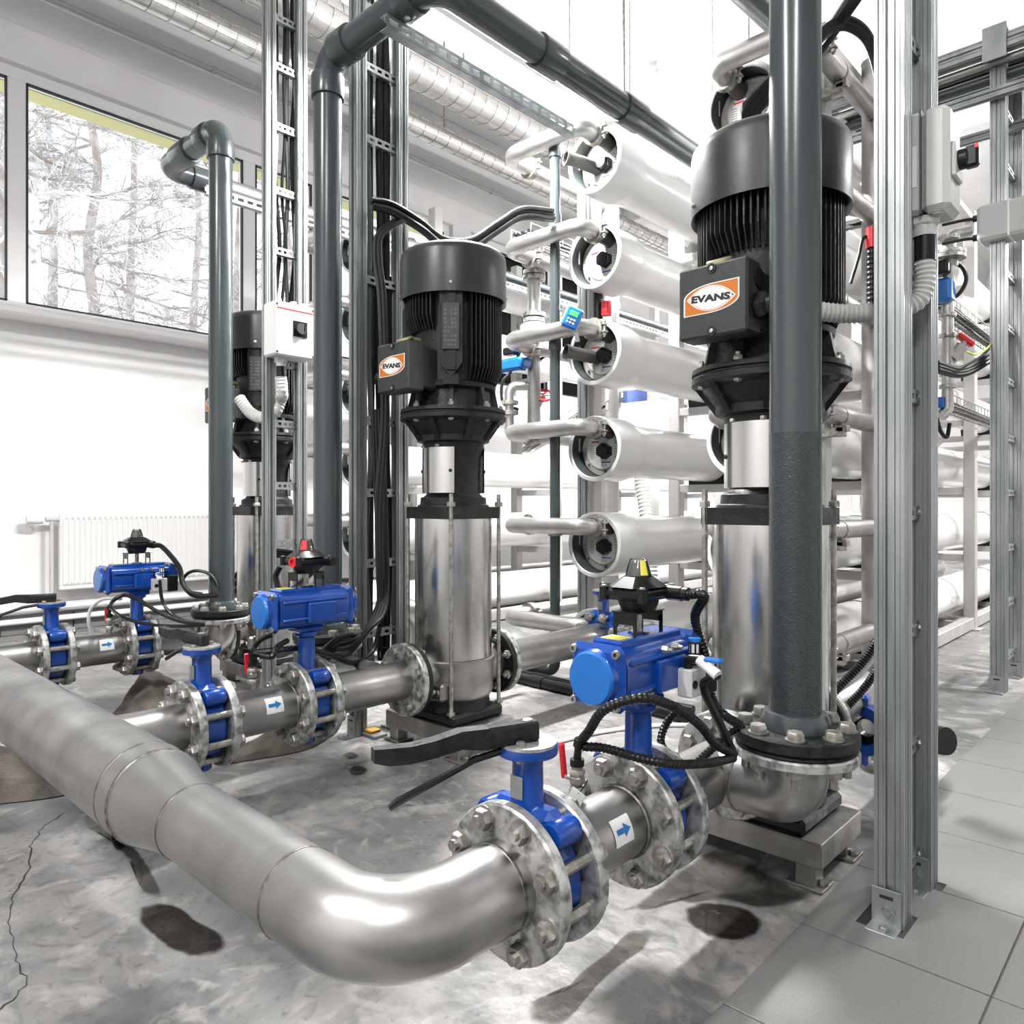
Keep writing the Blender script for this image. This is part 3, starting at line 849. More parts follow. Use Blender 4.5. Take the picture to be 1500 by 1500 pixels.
# --- hand lever butterfly valve; origin at the pipe axis
def hand_valve(x, y, label, lever_ang=1.22):
    v = thing('butterfly_valve', label, 'valve', (x, y, ZP), 'blue hand lever butterfly valves')
    b = MB(); b.lathe([(.06, -.036), (.098, -.036), (.104, -.028), (.104, .028), (.098, .036), (.06, .036)], 40, (0, 0, 0), (0, 1, 0), close=True)
    b.box((.0, 0, .112), (.15, .050, .040), .014)
    for s in (-1, 1): b.lathe([(0, -.032), (.022, -.032), (.026, -.026), (.026, .026), (.022, .032), (0, .032)], 20, (s*.082, 0, .097), (0, 1, 0))
    b.lathe([(.044, .085), (.033, .12), (.030, .15), (.029, .205), (.034, .215), (.056, .222), (.058, .228), (.058, .238), (0, .238)], 36)
    b.lathe([(.026, -.145), (.03, -.14), (.03, -.10), (0, -.09)], 20)
    b.build('valve_body', M_blue, v)
    MB().lathe([(.062, -.022), (.094, -.022), (.094, .022), (.062, .022)], 36, (0, 0, 0), (0, 1, 0), close=True).build('rubber_seat', M_blk, v)
    t = MB(); t.lathe([(0, .2385), (.055, .2385), (.055, .2445), (0, .2445)], 36); 
    tp = t.build('notch_plate', M_galv, v)
    for a in (-1.2, 1.9):
        m = MB(); m.hexa((.036*math.cos(a), .036*math.sin(a), .2445), (0, 0, 1), .009, .008); m.hexa((.036*math.cos(a), .036*math.sin(a), .221), (0, 0, -1), .009, .008); m.build('bolt', M_bolt, tp)
    Rz = Matrix.Rotation(lever_ang, 4, 'Z')
    L = MB(Rz @ Matrix.Translation((0, 0, .262)) @ Matrix.Diagonal((.86, 1, 1.15, 1)) @ Matrix.Translation((0, 0, -.262)))
    L.box((-.045, 0, .262), (.135, .030, .034), .005)
    tw = [(-.10, .262, .030, .017), (-.16, .2665, .028, .014), (-.22, .259, .027, .013), (-.27, .256, .026, .013), (-.315, .258, .026, .013), (-.345, .262, .022, .010)]
    vs = []; fs = []
    for xx, zz, w, hh in tw:
        vs += [(xx, -w/2, zz-hh), (xx, w/2, zz-hh), (xx, w/2, zz+hh), (xx, -w/2, zz+hh)]
    for i in range(len(tw)-1):
        for k in range(4): fs.append((i*4+k, i*4+(k+1) % 4, i*4+4+(k+1) % 4, i*4+4+k))
    fs += [(0, 3, 2, 1), tuple(len(vs)-4+k for k in range(4))]
    L.add(vs, fs); lv = L.build('hand_lever', M_black, v, ang=50)
    la = MB(Rz @ Matrix.Diagonal((.92, 1, .97, 1))); la.tube([(-.06, .0, .240), (-.12, .0, .232), (-.20, .0, .205), (-.275, .004, .178), (-.29, .004, .17)], [.007, .007, .007, .008, .006], 8); la.build('latch_trigger', M_blk, v)
    m = MB(Rz); m.hexa((-.0, 0, .279), (0, 0, 1), .011, .006); m.build('spindle_nut', M_bolt, v)
    studs(v, (0, 0, 0), (0, 1, 0), .116, 8, HS*2+.026)
    q = MB().box((-.0, -.031, .165), (.03, .002, .042), .0005); q.build('data_plate', M_strut, v)
    return v
vA = hand_valve(X1, YV1, 'nearest blue hand lever valve, beside the foreground elbow')
def paper_tag(parent, p, w, hgt, rz, tilt):
    R = Matrix.Translation(p) @ Matrix.Rotation(rz, 4, 'Z') @ Matrix.Rotation(tilt, 4, 'Y')
    MB(R).box((0, 0, -hgt/2), (w, .0012, hgt), .0004).build('paper_tag', M_white, parent)
    MB().tube([R @ Vector((0, 0, -.006)), R @ Vector((.003, .004, .014)), R @ Vector((.0, .016, .022))], .0014, 5).build('tie', M_blk, parent)
paper_tag(vA, Vector((.080, -.02, .012)), .032, .052, -.5, 0)
vB = copy_tree(vA); vB.location = (X2, YV1, ZP); vB['label'] = 'blue hand lever valve in the middle line, beside the wet cloth'
vC = copy_tree(vA); vC.location = (X3, YV1, ZP); vC['label'] = 'farthest blue hand lever valve, at the left edge behind the header'
for v, a in ((vB, -.05), (vC, .08)):
    for o in list(v.children):
        if o.name.startswith(('paper_tag', 'tie')): bpy.data.objects.remove(o)
for o in vB.children:
    if o.name.startswith(('hand_lever', 'latch')): o.rotation_euler.z = -1.20

# --- valve with pneumatic actuator and limit switch box
def act_valve(x, y, label):
    v = thing('actuated_valve', label, 'valve', (x, y, ZP), 'blue pneumatically actuated valves')
    b = MB(); b.lathe([(.06, -.036), (.098, -.036), (.104, -.028), (.104, .028), (.098, .036), (.06, .036)], 40, (0, 0, 0), (0, 1, 0), close=True)
    for s in (-1, 1): b.lathe([(0, -.032), (.022, -.032), (.026, -.026), (.026, .026), (.022, .032), (0, .032)], 20, (s*.082, 0, .097), (0, 1, 0))
    b.lathe([(.05, .08), (.040, .10), (.031, .13), (.029, .225), (.040, .232), (.042, .245), (0, .245)], 32)
    b.lathe([(.026, -.145), (.03, -.14), (.03, -.10), (0, -.09)], 20)
    b.build('valve_body', M_blue, v)
    MB().lathe([(.062, -.022), (.094, -.022), (.094, .022), (.062, .022)], 36, (0, 0, 0), (0, 1, 0), close=True).build('rubber_seat', M_blk, v)
    studs(v, (0, 0, 0), (0, 1, 0), .116, 8, HS*2+.026)
    zc = .327; R = .070
    a = MB()
    sec = []
    for k in range(32):
        t = 2*PI*k/32
        sec.append((.064*math.copysign(abs(math.cos(t))**.62, math.cos(t)), .064*math.copysign(abs(math.sin(t))**.62, math.sin(t))))
    T = Matrix.Translation((0, -.135, zc)) @ Matrix(((1, 0, 0, 0), (0, 0, 1, 0), (0, 1, 0, 0), (0, 0, 0, 1)))
    a.prism(sec, .27, T)
    a.box((0, 0, zc+.064), (.078, .24, .018), .005)          # flat top rail
    a.box((0, 0, zc-.072), (.078, .10, .022), .006)
    for s in (-1, 1): a.box((s*.060, 0, zc+.03), (.018, .25, .012), .004); a.box((s*.060, 0, zc-.03), (.018, .25, .012), .004)
    a.box((.068, .02, zc-.01), (.022, .11, .07), .004)
    ac = a.build('actuator', M_blue, v, ang=28)
    for s in (-1, 1):
        e = MB(); e.box((0, s*.148, zc), (.136, .028, .136), .022); e.lathe([(0, .020), (.050, .020), (.057, .013), (.060, 0)], 40, (0, s*.160, zc), (0, s, 0))
        eo = e.build('end_cap', M_blue, v, ang=30)
        m = MB().lathe([(0, .0215), (.052, .0205), (.0565, .014)], 40, (0, s*.160, zc), (0, s, 0)); m.build('cap_face', M_blue2, eo)
        for sx in (-1, 1):
            for sz in (-1, 1):
                m = MB(); p = (sx*.054, s*.160, zc+sz*.054)
                m.lathe([(0, .001), (.0045, .001), (.0045, .007), (.0085, .007), (.0095, 0)], 14, p, (0, s, 0)); m.build('cap_screw', M_bolt, eo)
    q = MB().box((0, -.085, zc+.0735), (.05, .045, .001)); q.build('warning_sticker', M_yell, v)
    # bracket, indicator and switch box
    zs = zc-.022
    k = MB()
    for s in (-1, 1):
        k.box((0, s*.052, zs+.132), (.062, .003, .028), .001)
        for sx in (-1, 1): k.box((sx*.026, s*.052, zs+.103), (.010, .003, .060), .001); k.box((sx*.026, s*.062, zs+.075), (.012, .024, .003), .001)
    k.box((0, 0, zs+.145), (.070, .110, .003), .001)
    k.build('bracket', M_blk, v)
    q = MB().lathe([(.033, zs+.073), (.030, zs+.09), (.022, zs+.098), (0, zs+.100)], 20); q.build('position_indicator', M_clear, v)
    q = MB().box((0, 0, zs+.083), (.045, .012, .014), .003); q.build('pointer', M_yell, v)
    q = MB().cyl((0, 0, zs+.098), (0, 0, zs+.145), .009, n=12); q.build('shaft', M_bolt, v)
    sb = MB(); sb.lathe([(0, zs+.147), (.038, zs+.147), (.045, zs+.163), (.045, zs+.175)], 28)
    sb.box((0, 0, zs+.186), (.108, .128, .030), .010)
    for s in (-1, 1):
        for sx in (-1, 1): sb.lathe([(0, 0), (.011, 0), (.011, .030), (0, .030)], 12, (sx*.050, s*.060, zs+.171))
    # sloping lid
    vs = []
    for hx, hy, z in ((.054, .064, zs+.200), (.028, .034, zs+.222)):
        for k_ in range(8):
            t = PI/8+k_*PI/4; vs.append((max(-hx, min(hx, hx*1.35*math.cos(t))), max(-hy, min(hy, hy*1.35*math.sin(t))), z))
    sb.add(vs, [(i, (i+1) % 8, 8+(i+1) % 8, 8+i) for i in range(8)]+[tuple(range(8, 16))])
    so = sb.build('switch_box', M_blk, v, ang=28)
    for s in (-1, 1):
        for sx in (-1, 1):
            m = MB(); m.lathe([(.006, 0), (.006, .003), (0, .004)], 10, (sx*.050, s*.060, zs+.201)); m.build('lid_screw', M_bolt, so)
    d = MB(); d.lathe([(.031, zs+.221), (.029, zs+.226), (.020, zs+.258), (.017, zs+.262), (0, zs+.263)], 20); d.build('dome', M_clear, so)
    d = MB(); d.lathe([(.026, zs+.223), (.017, zs+.256), (0, zs+.257)], 10); d.build('drum', mat('indicator_drum', (.16, .16, .15), .4) if 'indicator_drum' not in MATS else MATS['indicator_drum'], so)
    g = MB(); g.cyl((.05, .045, zs+.185), (.085, .045, zs+.185), .017, n=16); g.cyl((.085, .045, zs+.185), (.10, .045, zs+.185), .015, n=16); g.build('gland', M_blk, so)
    # solenoid valve, silencer and push fitting on the +x side
    so2 = MB().box((.094, .07, zc-.032), (.036, .066, .062), .003); sv = so2.build('solenoid_block', M_grey, v)
    m = MB().box((.092, .130, zc-.028), (.040, .050, .080), .004); m.build('solenoid_coil', M_blk, sv)
    m = MB(); m.lathe([(0, .0), (.009, 0), (.009, .003), (0, .003)], 16, (.1122, .05, zc-.034), (1, 0, 0)); m.build('port', M_blk, sv)
    m = MB().cyl((.094, .082, zc+.0), (.094, .082, zc+.056), .0115, n=14); m.build('silencer', M_white, v)
    m2 = MB()
    for k_ in range(7):
        t = 2*PI*k_/7; m2.box((.094+.0115*math.cos(t), .082+.0115*math.sin(t), zc+.027), (.003, .003, .05))
    for z in (.004, .028, .052): m2.cyl((.094, .082, zc+z-.002), (.094, .082, zc+z+.002), .0130, n=14)
    m2.build('silencer_cage', M_blk, v)
    MB().cyl((.094, .082, zc+.055), (.094, .082, zc+.062), .014, n=16).build('silencer_cap', M_blue2, v)
    m = MB().tube(fillet([(.094, .053, zc), (.094, .053, zc+.020), (.125, .053, zc+.022)], .012), .0105, 12); m.build('push_elbow', M_blk, v)
    m = MB(); m.cyl((.122, .053, zc+.022), (.170, .045, zc-.004), .012, n=12); m.cyl((.150, .049, zc+.006), (.150, .049, zc+.022), .009, n=10)
    tp_ = m.build('tap', M_white, v); MB().box((.158, .048, zc+.026), (.042, .020, .010), .004).build('tap_handle', M_blue2, v)
    for dz, yy in ((.045, .00), (.045, .040)):
        m = MB().hexa((.064, yy, zc+dz), (1, 0, 0), .009, .014); m.cyl((.078, yy, zc+dz), (.088, yy, zc+dz), .005, n=8); m.build('stop_screw', M_bolt, v)
    return v
aA = act_valve(X1, YV2, 'nearest blue actuated valve with black switch box, in front of the large pump')
aB = copy_tree(aA); aB.location = (X2, YV2, ZP); aB['label'] = 'blue actuated valve in the middle line with a red plug in its switch box'
for o in aB.children:
    if o.name.startswith(('solenoid', 'silencer', 'push_elbow', 'tap', 'stop_screw')): o.scale.x = -1
aC = copy_tree(aA); aC.location = (X3, YV2, ZP); aC['label'] = 'farthest blue actuated valve, in front of the white radiator'
zc = .327
MB().lathe([(.018, 0), (.018, .010), (.010, .010), (.010, .002), (0, .002)], 18, (.030, -.064, zc+.163), (.25, -1, 0)).build('blanking_plug', M_red, aB, label='red blanking plug')
m = MB()
m.lathe([(.0305, zc+.2035), (.0215, zc+.2365)], 8, (0, 0, 0), (0, 0, 1), .3, 1.1); m.build('red_sector', M_red, aB)
MB().lathe([(.0305, zc+.2035), (.0215, zc+.2365)], 8, (0, 0, 0), (0, 0, 1), .75, 1.35).build('yellow_sector', M_yell, aA)

# --- small sampling cocks on the spools
def cock(x, y, lab, tilt=0):
    c = thing('sampling_cock', lab, 'valve', (x, y, ZP+RP), 'small sampling cocks with red levers')
    m = MB(); m.cyl((0, 0, -.005), (0, 0, .03), .013, n=14); m.hexa((0, 0, .018), (0, 0, 1), .018, .014); m.box((0, 0, .045), (.028, .028, .024), .006)
    m.hexa((0, 0, .055), (0, 0, 1), .017, .012); m.cyl((-.035, 0, .044), (.0, 0, .044), .005, n=8); m.cyl((0, 0, .06), (0, 0, .075), .012, n=12)
    m.build('body', M_bolt, c)
    MB(Matrix.Translation((-.034, 0, .044)) @ Matrix.Rotation(-.12, 4, 'Y')).box((0, 0, .032), (.008, .018, .072), .004).build('red_lever', M_red, c, label='red lever')
    m = MB(); m.cyl((0, 0, .074), (0, 0, .088), .015, n=12); m.cyl((0, 0, .088), (.004, 0, .118), .008, n=10); m.cyl((.004, 0, .114), (.008, 0, .130), .012, n=10)
    m.build('hose_connector', M_blk, c)
    return c
cA = cock(X1-.02, 1.21, 'small cock with red lever on the nearest arrow-labelled pipe')
cB = copy_tree(cA); cB.location = (X2-.02, 1.215, ZP+RP); cB['label'] = 'small cock with red lever on the middle arrow-labelled pipe'
cC = copy_tree(cA); cC.location = (X3+.0, 1.28, ZP+RP); cC['label'] = 'small cock with red lever on the farthest arrow-labelled pipe'
paper_tag(cA, Vector((.022, -.02, .032)), .032, .045, .25, .5)

# ================================================================= RISERS
RR = .0585
def riser(x, y, top_pts, label, dirx, hz, zf=.440):
    """dark plastic riser on a flange with a steel elbow under it"""
    r = thing('riser_pipe', label, 'pipe', (x, y, 0), 'dark grey plastic riser pipes')
    pts = [(x, y, zf+.03)]+top_pts
    MB().tube(fillet(pts, .095, 10), RR, 36).build('pipe', M_pvc, r, world=True)
    s = MB(); s.lathe([(RR-.001, zf+.028), (RR+.020, zf+.028), (RR+.020, zf+.055), (RR+.012, zf+.072), (RR-.001, zf+.075)], 40, (x, y, 0), close=True)
    s.build('stub_collar', M_pvc, r, world=True)
    b = MB(); flange_mb(b, (x, y, zf+.020), (0, 0, 1), RF, RR, .030); b.lathe([(RF-.012, zf+.002), (RF-.005, zf-.004), (RF-.012, zf-.010), (RR, zf-.01)], 40, (x, y, 0)); b.build('backing_ring', M_black, r, world=True)
    g = MB(); flange_mb(g, (x, y, zf-.020), (0, 0, 1), RF, RP, .024); g.build('flange', M_galv, r, world=True)
    for p in circle_pts((x, y, zf), (0, 0, 1), .113, 8, PI/8):
        m = MB(); m.lathe([(0, 0), (.023, 0), (.023, .003), (0, .003)], 14, p+Vector((0, 0, .0355))); m.hexa(p+Vector((0, 0, .038)), (0, 0, 1), .020, .017)
        m.hexa(p+Vector((0, 0, -.032)), (0, 0, -1), .020, .018); m.cyl(p+Vector((0, 0, .03)), p+Vector((0, 0, -.072)), .010, n=10)
        m.build('bolt', M_bolt, r, world=True)
    e = MB().tube(fillet([(x, y, zf-.03), (x, y, hz), (x+dirx, y, hz)], .13, 14), RP, 36); e.build('elbow', M_steel, r, world=True)
    weld(r, (x+math.copysign(.135, dirx), y, hz), (1, 0, 0), RP)
    return r
def sockets(parent, items):
    for p, ax, L in items:
        m = MB(); m.lathe([(RR-.001, -L/2), (RR+.009, -L/2), (RR+.010, -L/2+.004), (RR+.010, L/2-.004), (RR+.009, L/2), (RR-.001, L/2)], 36, p, ax, close=True)
        m.build('socket', M_pvc, parent, world=True)
rA = riser(-.715, 1.745, [(-.715, 1.745, 5.35)], 'thick dark grey riser in front of the nearest pump', -.18, ZP)
M_dew = mat('dewy_plastic_pipe', (.030, .038, .041), .16, col2=(.036, .045, .048), scale=60, bump=.5, bscale=220)
MB().cyl((-.715, 1.745, .51), (-.715, 1.745, 1.17), RR+.0007, n=36).build('dewy_section', M_dew, rA, label='lower section of the riser darkened by condensation', world=True)
ZR = 2.86
rB = riser(-2.68, 1.735, [(-2.68, 1.735, ZR), (-2.0, 1.735, ZR), (-2.0, 5.6, ZR)], 'grey riser left of the middle pump bending overhead into a long run', .30, ZP)
sockets(rB, [((-2.68, 1.735, ZR-.12), (0, 0, 1), .09), ((-2.55, 1.735, ZR), (1, 0, 0), .10), ((-2.14, 1.735, ZR), (1, 0, 0), .09), ((-2.0, 2.35, ZR), (0, 1, 0), .14), ((-2.0, 2.95, ZR), (0, 1, 0), .16), ((-2.0, 4.2, ZR), (0, 1, 0), .14)])
zr3 = 2.93
rC = riser(-3.68, 1.75, [(-3.68, 1.75, zr3), (-4.36, 1.75, zr3), (-4.36, 2.05, zr3)], 'left grey riser with a bend in front of the window', -.15, ZP)
sockets(rC, [((-3.68, 1.75, zr3-.12), (0, 0, 1), .09), ((-3.84, 1.75, zr3), (1, 0, 0), .08), ((-4.10, 1.75, zr3), (1, 0, 0), .17), ((-4.36, 1.94, zr3), (0, 1, 0), .10)])
q = thing('overhead_pipe', 'silvery overhead pipe running from the left riser bend past the window', 'pipe', (-4.36, 5, zr3))
MB().cyl((-4.36, 2.03, zr3), (-4.36, 9, zr3), .055, n=28).build('pipe', M_steel, q, world=True)
for y in (2.1, 3.2, 4.6, 6.2): 
    c_ = MB(); c_.lathe([(.056, -.014), (.062, -.014), (.062, .014), (.056, .014)], 28, (-4.36, y, zr3), (0, 1, 0), close=True); c_.build('clamp', M_bolt, q, world=True)

# perforated strut: channel with slots along the side
def slotted(mb, p0, p1, w=.045, dpt=.045, pitch=.055, side=(1, 0, 0)):
    p0, p1 = Vector(p0), Vector(p1); ax = (p1-p0); L = ax.length; ax.normalize()
    sd = Vector(side); up = ax.cross(sd).normalized()
    T = Matrix((sd, ax, up)).transposed().to_4x4(); T.translation = p0
    n = max(1, int(L/pitch))
    M0 = mb.M; mb.M = M0 @ T
    t = .003
    for z in (-w/2+w*.14, w/2-w*.14): mb.box((dpt/2, L/2, z), (t, L, w*.28))
    for k in range(n+1): mb.box((dpt/2, min(L, k*L/n), 0), (t, pitch*.32, w*.46))
    for z in (-w/2, w/2):
        mb.box((0, L/2, z), (dpt, L, t))
    mb.M = M0
s = MB(); slotted(s, (-2.20, 1.66, 2.765), (-2.20, 2.75, 2.765), .05, .04, .06)
st1 = s.build('slotted_strut', M_strut); tag(st1, 'long slotted steel strut overhead below the bright luminaire', 'strut', 'slotted overhead struts')
s = MB(); slotted(s, (-4.30, 1.95, 2.85), (-4.30, 7.5, 2.85), .05, .04, .06)
tag(s.build('slotted_strut', M_strut), 'long slotted steel strut under the silvery pipe in front of the window', 'strut', 'slotted overhead struts')
for y in (1.9, 2.9, 4.2, 5.3):
    if y < 2: continue
    hgr = thing('pipe_hanger', 'steel pipe ring hanging the overhead grey run, %s' % {2.9: 'nearest the luminaire', 4.2: 'middle one beyond the luminaire', 5.3: 'farthest'}[y], 'hanger', (-2.0, y, ZR), 'rings carrying the overhead grey run')
    c_ = MB(); c_.lathe([(RR+.001, -.014), (RR+.006, -.014), (RR+.006, .014), (RR+.001, .014)], 32, (0, 0, 0), (0, 1, 0), close=True); c_.build('ring', M_bolt, hgr)
    MB().cyl((0, 0, RR), (0, 0, ZC-ZR), .006, n=8).build('rod', M_bolt, hgr)
# ================================================================= CABLE LADDERS
def rail(mb, x, y, z0, z1, w=.055):
    """slotted strut section: ribbed on every side"""
    h = w/2; g = .0035
    prof = []
    def side(a):
        c, s = math.cos(a), math.sin(a)
        out = []
        for u, v in ((-h, h), (-h+.008, h), (-h+.010, h-g), (-.014, h-g), (-.012, h), (-.008, h), (-.006, h-.010), (.006, h-.010), (.008, h), (.012, h), (.014, h-g), (h-.010, h-g), (h-.008, h)):
            out.append((u*c-v*s, u*s+v*c))
        return out
    for k in range(4): prof += side(-k*PI/2)
    mb.prism(prof, z1-z0, Matrix.Translation((x, y, z0)))
def ladder(label, x, y0, y1, z0, z1, rungs, w=.055, foot=True, group='vertical strut cable ladders'):
    t = thing('cable_ladder', label, 'cable ladder', (x, (y0+y1)/2, z0), group)
    for y in (y0, y1):
        m = MB(); rail(m, x, y, z0+.002, z1, w); r = m.build('rail', M_strut, t, world=True, ang=25)
        if foot:
            b = MB(); b.box((x-.004, y-w/2-.004, z0+.045), (w, .005, .088), .001); b.box((x-.004, y-w/2-.028, z0+.004), (w, .056, .006), .001)
            b.hexa((x, y-w/2-.006, z0+.040), (0, -1, 0), .012, .010); b.hexa((x, y-w/2-.035, z0+.007), (0, 0, 1), .011, .008); b.lathe([(0, 0), (.016, 0), (.016, .003), (0, .003)], 14, (x, y-w/2-.0065, z0+.040), (0, -1, 0))
            b.build('foot_bracket', M_strut, t, world=True)
            d = MB(); d.box((x-.004, y-w/2-.0072, z0+.070), (.030, .0012, .008), .0004); d.build('slot', M_dark, t, world=True)
    for z in rungs:
        m = MB(); L = abs(y1-y0)-w*.6; n = 5; hh = .034; ya = min(y0, y1)+w*.3
        for k in range(n+1):
            m.box((x, ya+L*k/n, z), (.004, L/n*.42, hh))
        for s in (-1, 1): m.box((x, ya+L/2, z+s*(hh/2-.005)), (.0042, L, .011))
        for s in (-1, 1): m.box((x-.012, ya+L/2, z+s*hh/2), (.026, L, .003))
        for yy in (ya+.004, ya+L-.004): m.hexa((x+.002, yy, z), (1, 0, 0), .009, .008)
        m.build('rung', M_strut, t, world=True)
    return t
DL = lambda px, py, x, y: None
def zs(pys, D): return [1+(740-p)*D/F for p in pys]
LA = (-3.32, 1.82, 1.99); dA = 3.68
ladder('cable ladder of two struts in front of the farthest pump', LA[0], LA[1], LA[2], 0, 4.2, zs((35, 105, 192, 285, 372, 535, 622, 712, 796, 880), dA), .05)
LB = (-2.70, 1.90, 2.13)
ladder('cable ladder of two struts just left of the middle pump', LB[0], LB[1], LB[2], 0, 4.2, zs((22, 108, 212, 415, 618, 722, 824, 925, 1000), 3.33), .056)
LC = (-.553, 1.93, 2.165)
ladder('tall cable ladder standing in the tile cut-outs at the right', LC[0], LC[1], LC[2], 0, 4.4, [.09, .38, .68, .98, 1.28, 1.58, 1.88, 2.18, 2.48, 2.78, 3.1], .066)
LD = (-.82, 4.70, 5.18)
ladder('cable ladder standing at the right edge of the picture', LD[0], LD[1], LD[2], 0, 3.42, [.15, .45, .76, 1.07, 1.38, 1.7, 2.0, 2.3, 2.6, 2.9, 3.2], .072)
# horizontal ladder that rests on the right one
t = thing('cable_tray', 'horizontal steel cable tray with pipes and cables at the upper right', 'cable tray', (-1.5, 4.70, 3.3))
for y in (4.62, 5.1):
    m = MB(Matrix.Translation((-2.6, y, 3.43)) @ Matrix.Rotation(PI/2, 4, 'Y')); rail(m, 0, 0, 0, 3.6, .075); m.build('rail', M_strut, t, world=True, ang=25)
for y in (4.62, 5.1):
    m = MB(Matrix.Translation((-2.6, y, 3.18)) @ Matrix.Rotation(PI/2, 4, 'Y')); rail(m, 0, 0, 0, 3.6, .045); m.build('lower_rail', M_strut, t, world=True, ang=25)
for k in range(9):
    x = -2.5+.42*k; m = MB().box((x, 4.86, 3.39), (.04, .44, .012), .002); m.build('rung', M_strut, t, world=True)
m = MB(); m.cyl((-2.6, 4.72, 3.31), (1.0, 4.72, 3.31), .030, n=16); m.build('pipe', M_pvc, t, world=True)
m = MB(); m.cyl((-2.6, 4.66, 3.365), (1.0, 4.66, 3.365), .022, n=14); m.build('pipe', M_steel, t, world=True)
for k in range(4): MB().cyl((-2.6, 4.80+.06*k, 3.42), (1.0, 4.80+.06*k, 3.42), .016, n=8).build('cable', M_cable, t, world=True)
m = MB().box((-.82, 4.575, 3.43), (.11, .008, .18), .002); m.box((-.82, 4.655, 3.50), (.11, .15, .01), .002); m.build('corner_plate', M_strut, t, world=True)

M_plab = mat('printed_label', (.60, .59, .57), .5)
# ================================================================= MEMBRANE VESSELS
DZ = .545; Z0 = 2.955
ZV = [Z0-DZ*k for k in range(6)]
def make_vessel(label, loc, L, group):
    v = thing('pressure_vessel', label, 'vessel', loc, group)
    R, B = .186, .157
    s = MB().lathe([(.160, .115), (.160, .004), (.164, 0), (.182, 0), (R, .005), (R, .20), (.182, .235), (.166, .30), (.160, .36), (B, .42), (B, L-.36), (R, L-.24), (R, L), (.165, L), (0, L)], 56, (0, 0, 0), (0, 1, 0))
    s.build('shell', M_shell, v)
    MB().lathe([(.1595, .006), (.1595, .112), (.1585, .112), (.1585, .006)], 56, (0, 0, 0), (0, 1, 0), close=True).build('bore', M_cav, v)
    e = MB().lathe([(0, .085), (.115, .085), (.120, .090), (.150, .092), (.152, .100), (.1585, .104), (.1585, .115), (0, .115)], 56, (0, 0, 0), (0, 1, 0)).build('end_plate', M_plate, v)
    lb = MB(); lb.lathe([(.046, .0835), (.112, .0835), (.112, .0842), (.046, .0842)], 48, (0, 0, 0), (0, 1, 0), close=True); lbo = lb.build('label_disc', M_plab, e)
    c = MB().lathe([(0, .030), (.036, .030), (.040, .034), (.040, .045), (.046, .047), (.046, .085)], 6, (.025, 0, -.012), (0, 1, 0)); c.lathe([(0, .028), (.030, .028), (.030, .035)], 24, (.025, 0, -.012), (0, 1, 0)); c.build('centre_cap', M_blk, e)
    tx = MB(); rnd = random.Random(5)
    for k in range(7): tx.box((-.075, .083, .02-.012*k), (rnd.uniform(.02, .035), .0006, .003))
    for k in range(6): tx.box((.088, .083, .03-.015*k), (rnd.uniform(.008, .018), .0006, .004))
    for k in range(2): tx.box((.01, .083, -.088-.008*k), (.045, .0006, .002))
    tx.build('label_text', M_port, lbo, stuff=True)
    MB().box((.028, .0828, -.075), (.060, .0006, .008)).build('label_stripe', mat('label_navy', (.03, .06, .25), .5) if 'label_navy' not in MATS else MATS['label_navy'], lbo)
    MB().box((-.052, .0828, .045), (.052, .0006, .009)).build('warning_stripe', M_red, lbo)
    MB().box((-.136, .045, .03), (.002, .012, .075)).build('serial_strip', M_plate, v)
    bt = MB(); bt.hexa((.02, .088, -.125), (0, -1, 0), .010, .008); bt.hexa((-.10, .088, -.085), (0, -1, 0), .008, .006); bt.build('plug', M_port, e)
    return v
# port height and side: the upper port stub sits up beside the cap
def port(v, sx):
    p = MB(); p.tube([(-sx*.048, .09, .100), (-sx*.048, .06, .102), (-sx*.048, -.045, .108)], [.046, .041, .041], 24); p.build('feed_port', M_port, v)
rows = ['topmost', 'second', 'third', 'fourth', 'fifth', 'lowest']
XC1, XC2, XC0 = -2.535, -1.65, -4.75
YC = 3.38
base = make_vessel('x', (0, 0, 0), 6.9, 'g'); port(base, -1)
base2 = copy_tree(base)
for o in list(base2.children):
    if o.name.startswith('feed_port'): bpy.data.objects.remove(o)
port(base2, 1)
def place_vessels(src, xc, yc, col_label, group, skip=()):
    for k, z in enumerate(ZV):
        if k in skip: continue
        v = copy_tree(src); v.location = (xc, yc, z); v['label'] = '%s white membrane vessel in %s' % (rows[k], col_label); v['group'] = group
place_vessels(base, XC1, YC, 'the open-ended stack at the centre', 'white vessels of the centre stack')
place_vessels(base2, XC2, YC, 'the stack behind the nearest pump', 'white vessels of the right stack')
place_vessels(base, XC0, 3.3, 'the far stack behind the middle pump', 'white vessels of the far left stack')
def kill(o):
    for c in list(o.children): kill(c)
    bpy.data.objects.remove(o)
kill(base); kill(base2)
# side open port on top vessel and third vessel
for k in (0, 2):
    m = MB(); z = ZV[k]
    T = [(XC1-.03, YC+.08, z-.02), (XC1-.055, YC-.02, z-.012), (XC1-.10, YC-.11, z+.0)]
    m.tube(T, [.036, .036, .036], 20, False); m.lathe([(.034, 0), (.042, 0), (.042, .014), (.034, .014)], 20, T[-1], (-.045, -.09, .012), close=True)
    o = m.build('port_stub', M_port); tag(o, 'grey open port stub sticking out of the %s centre vessel end' % rows[k], 'pipe stub', 'open port stubs')

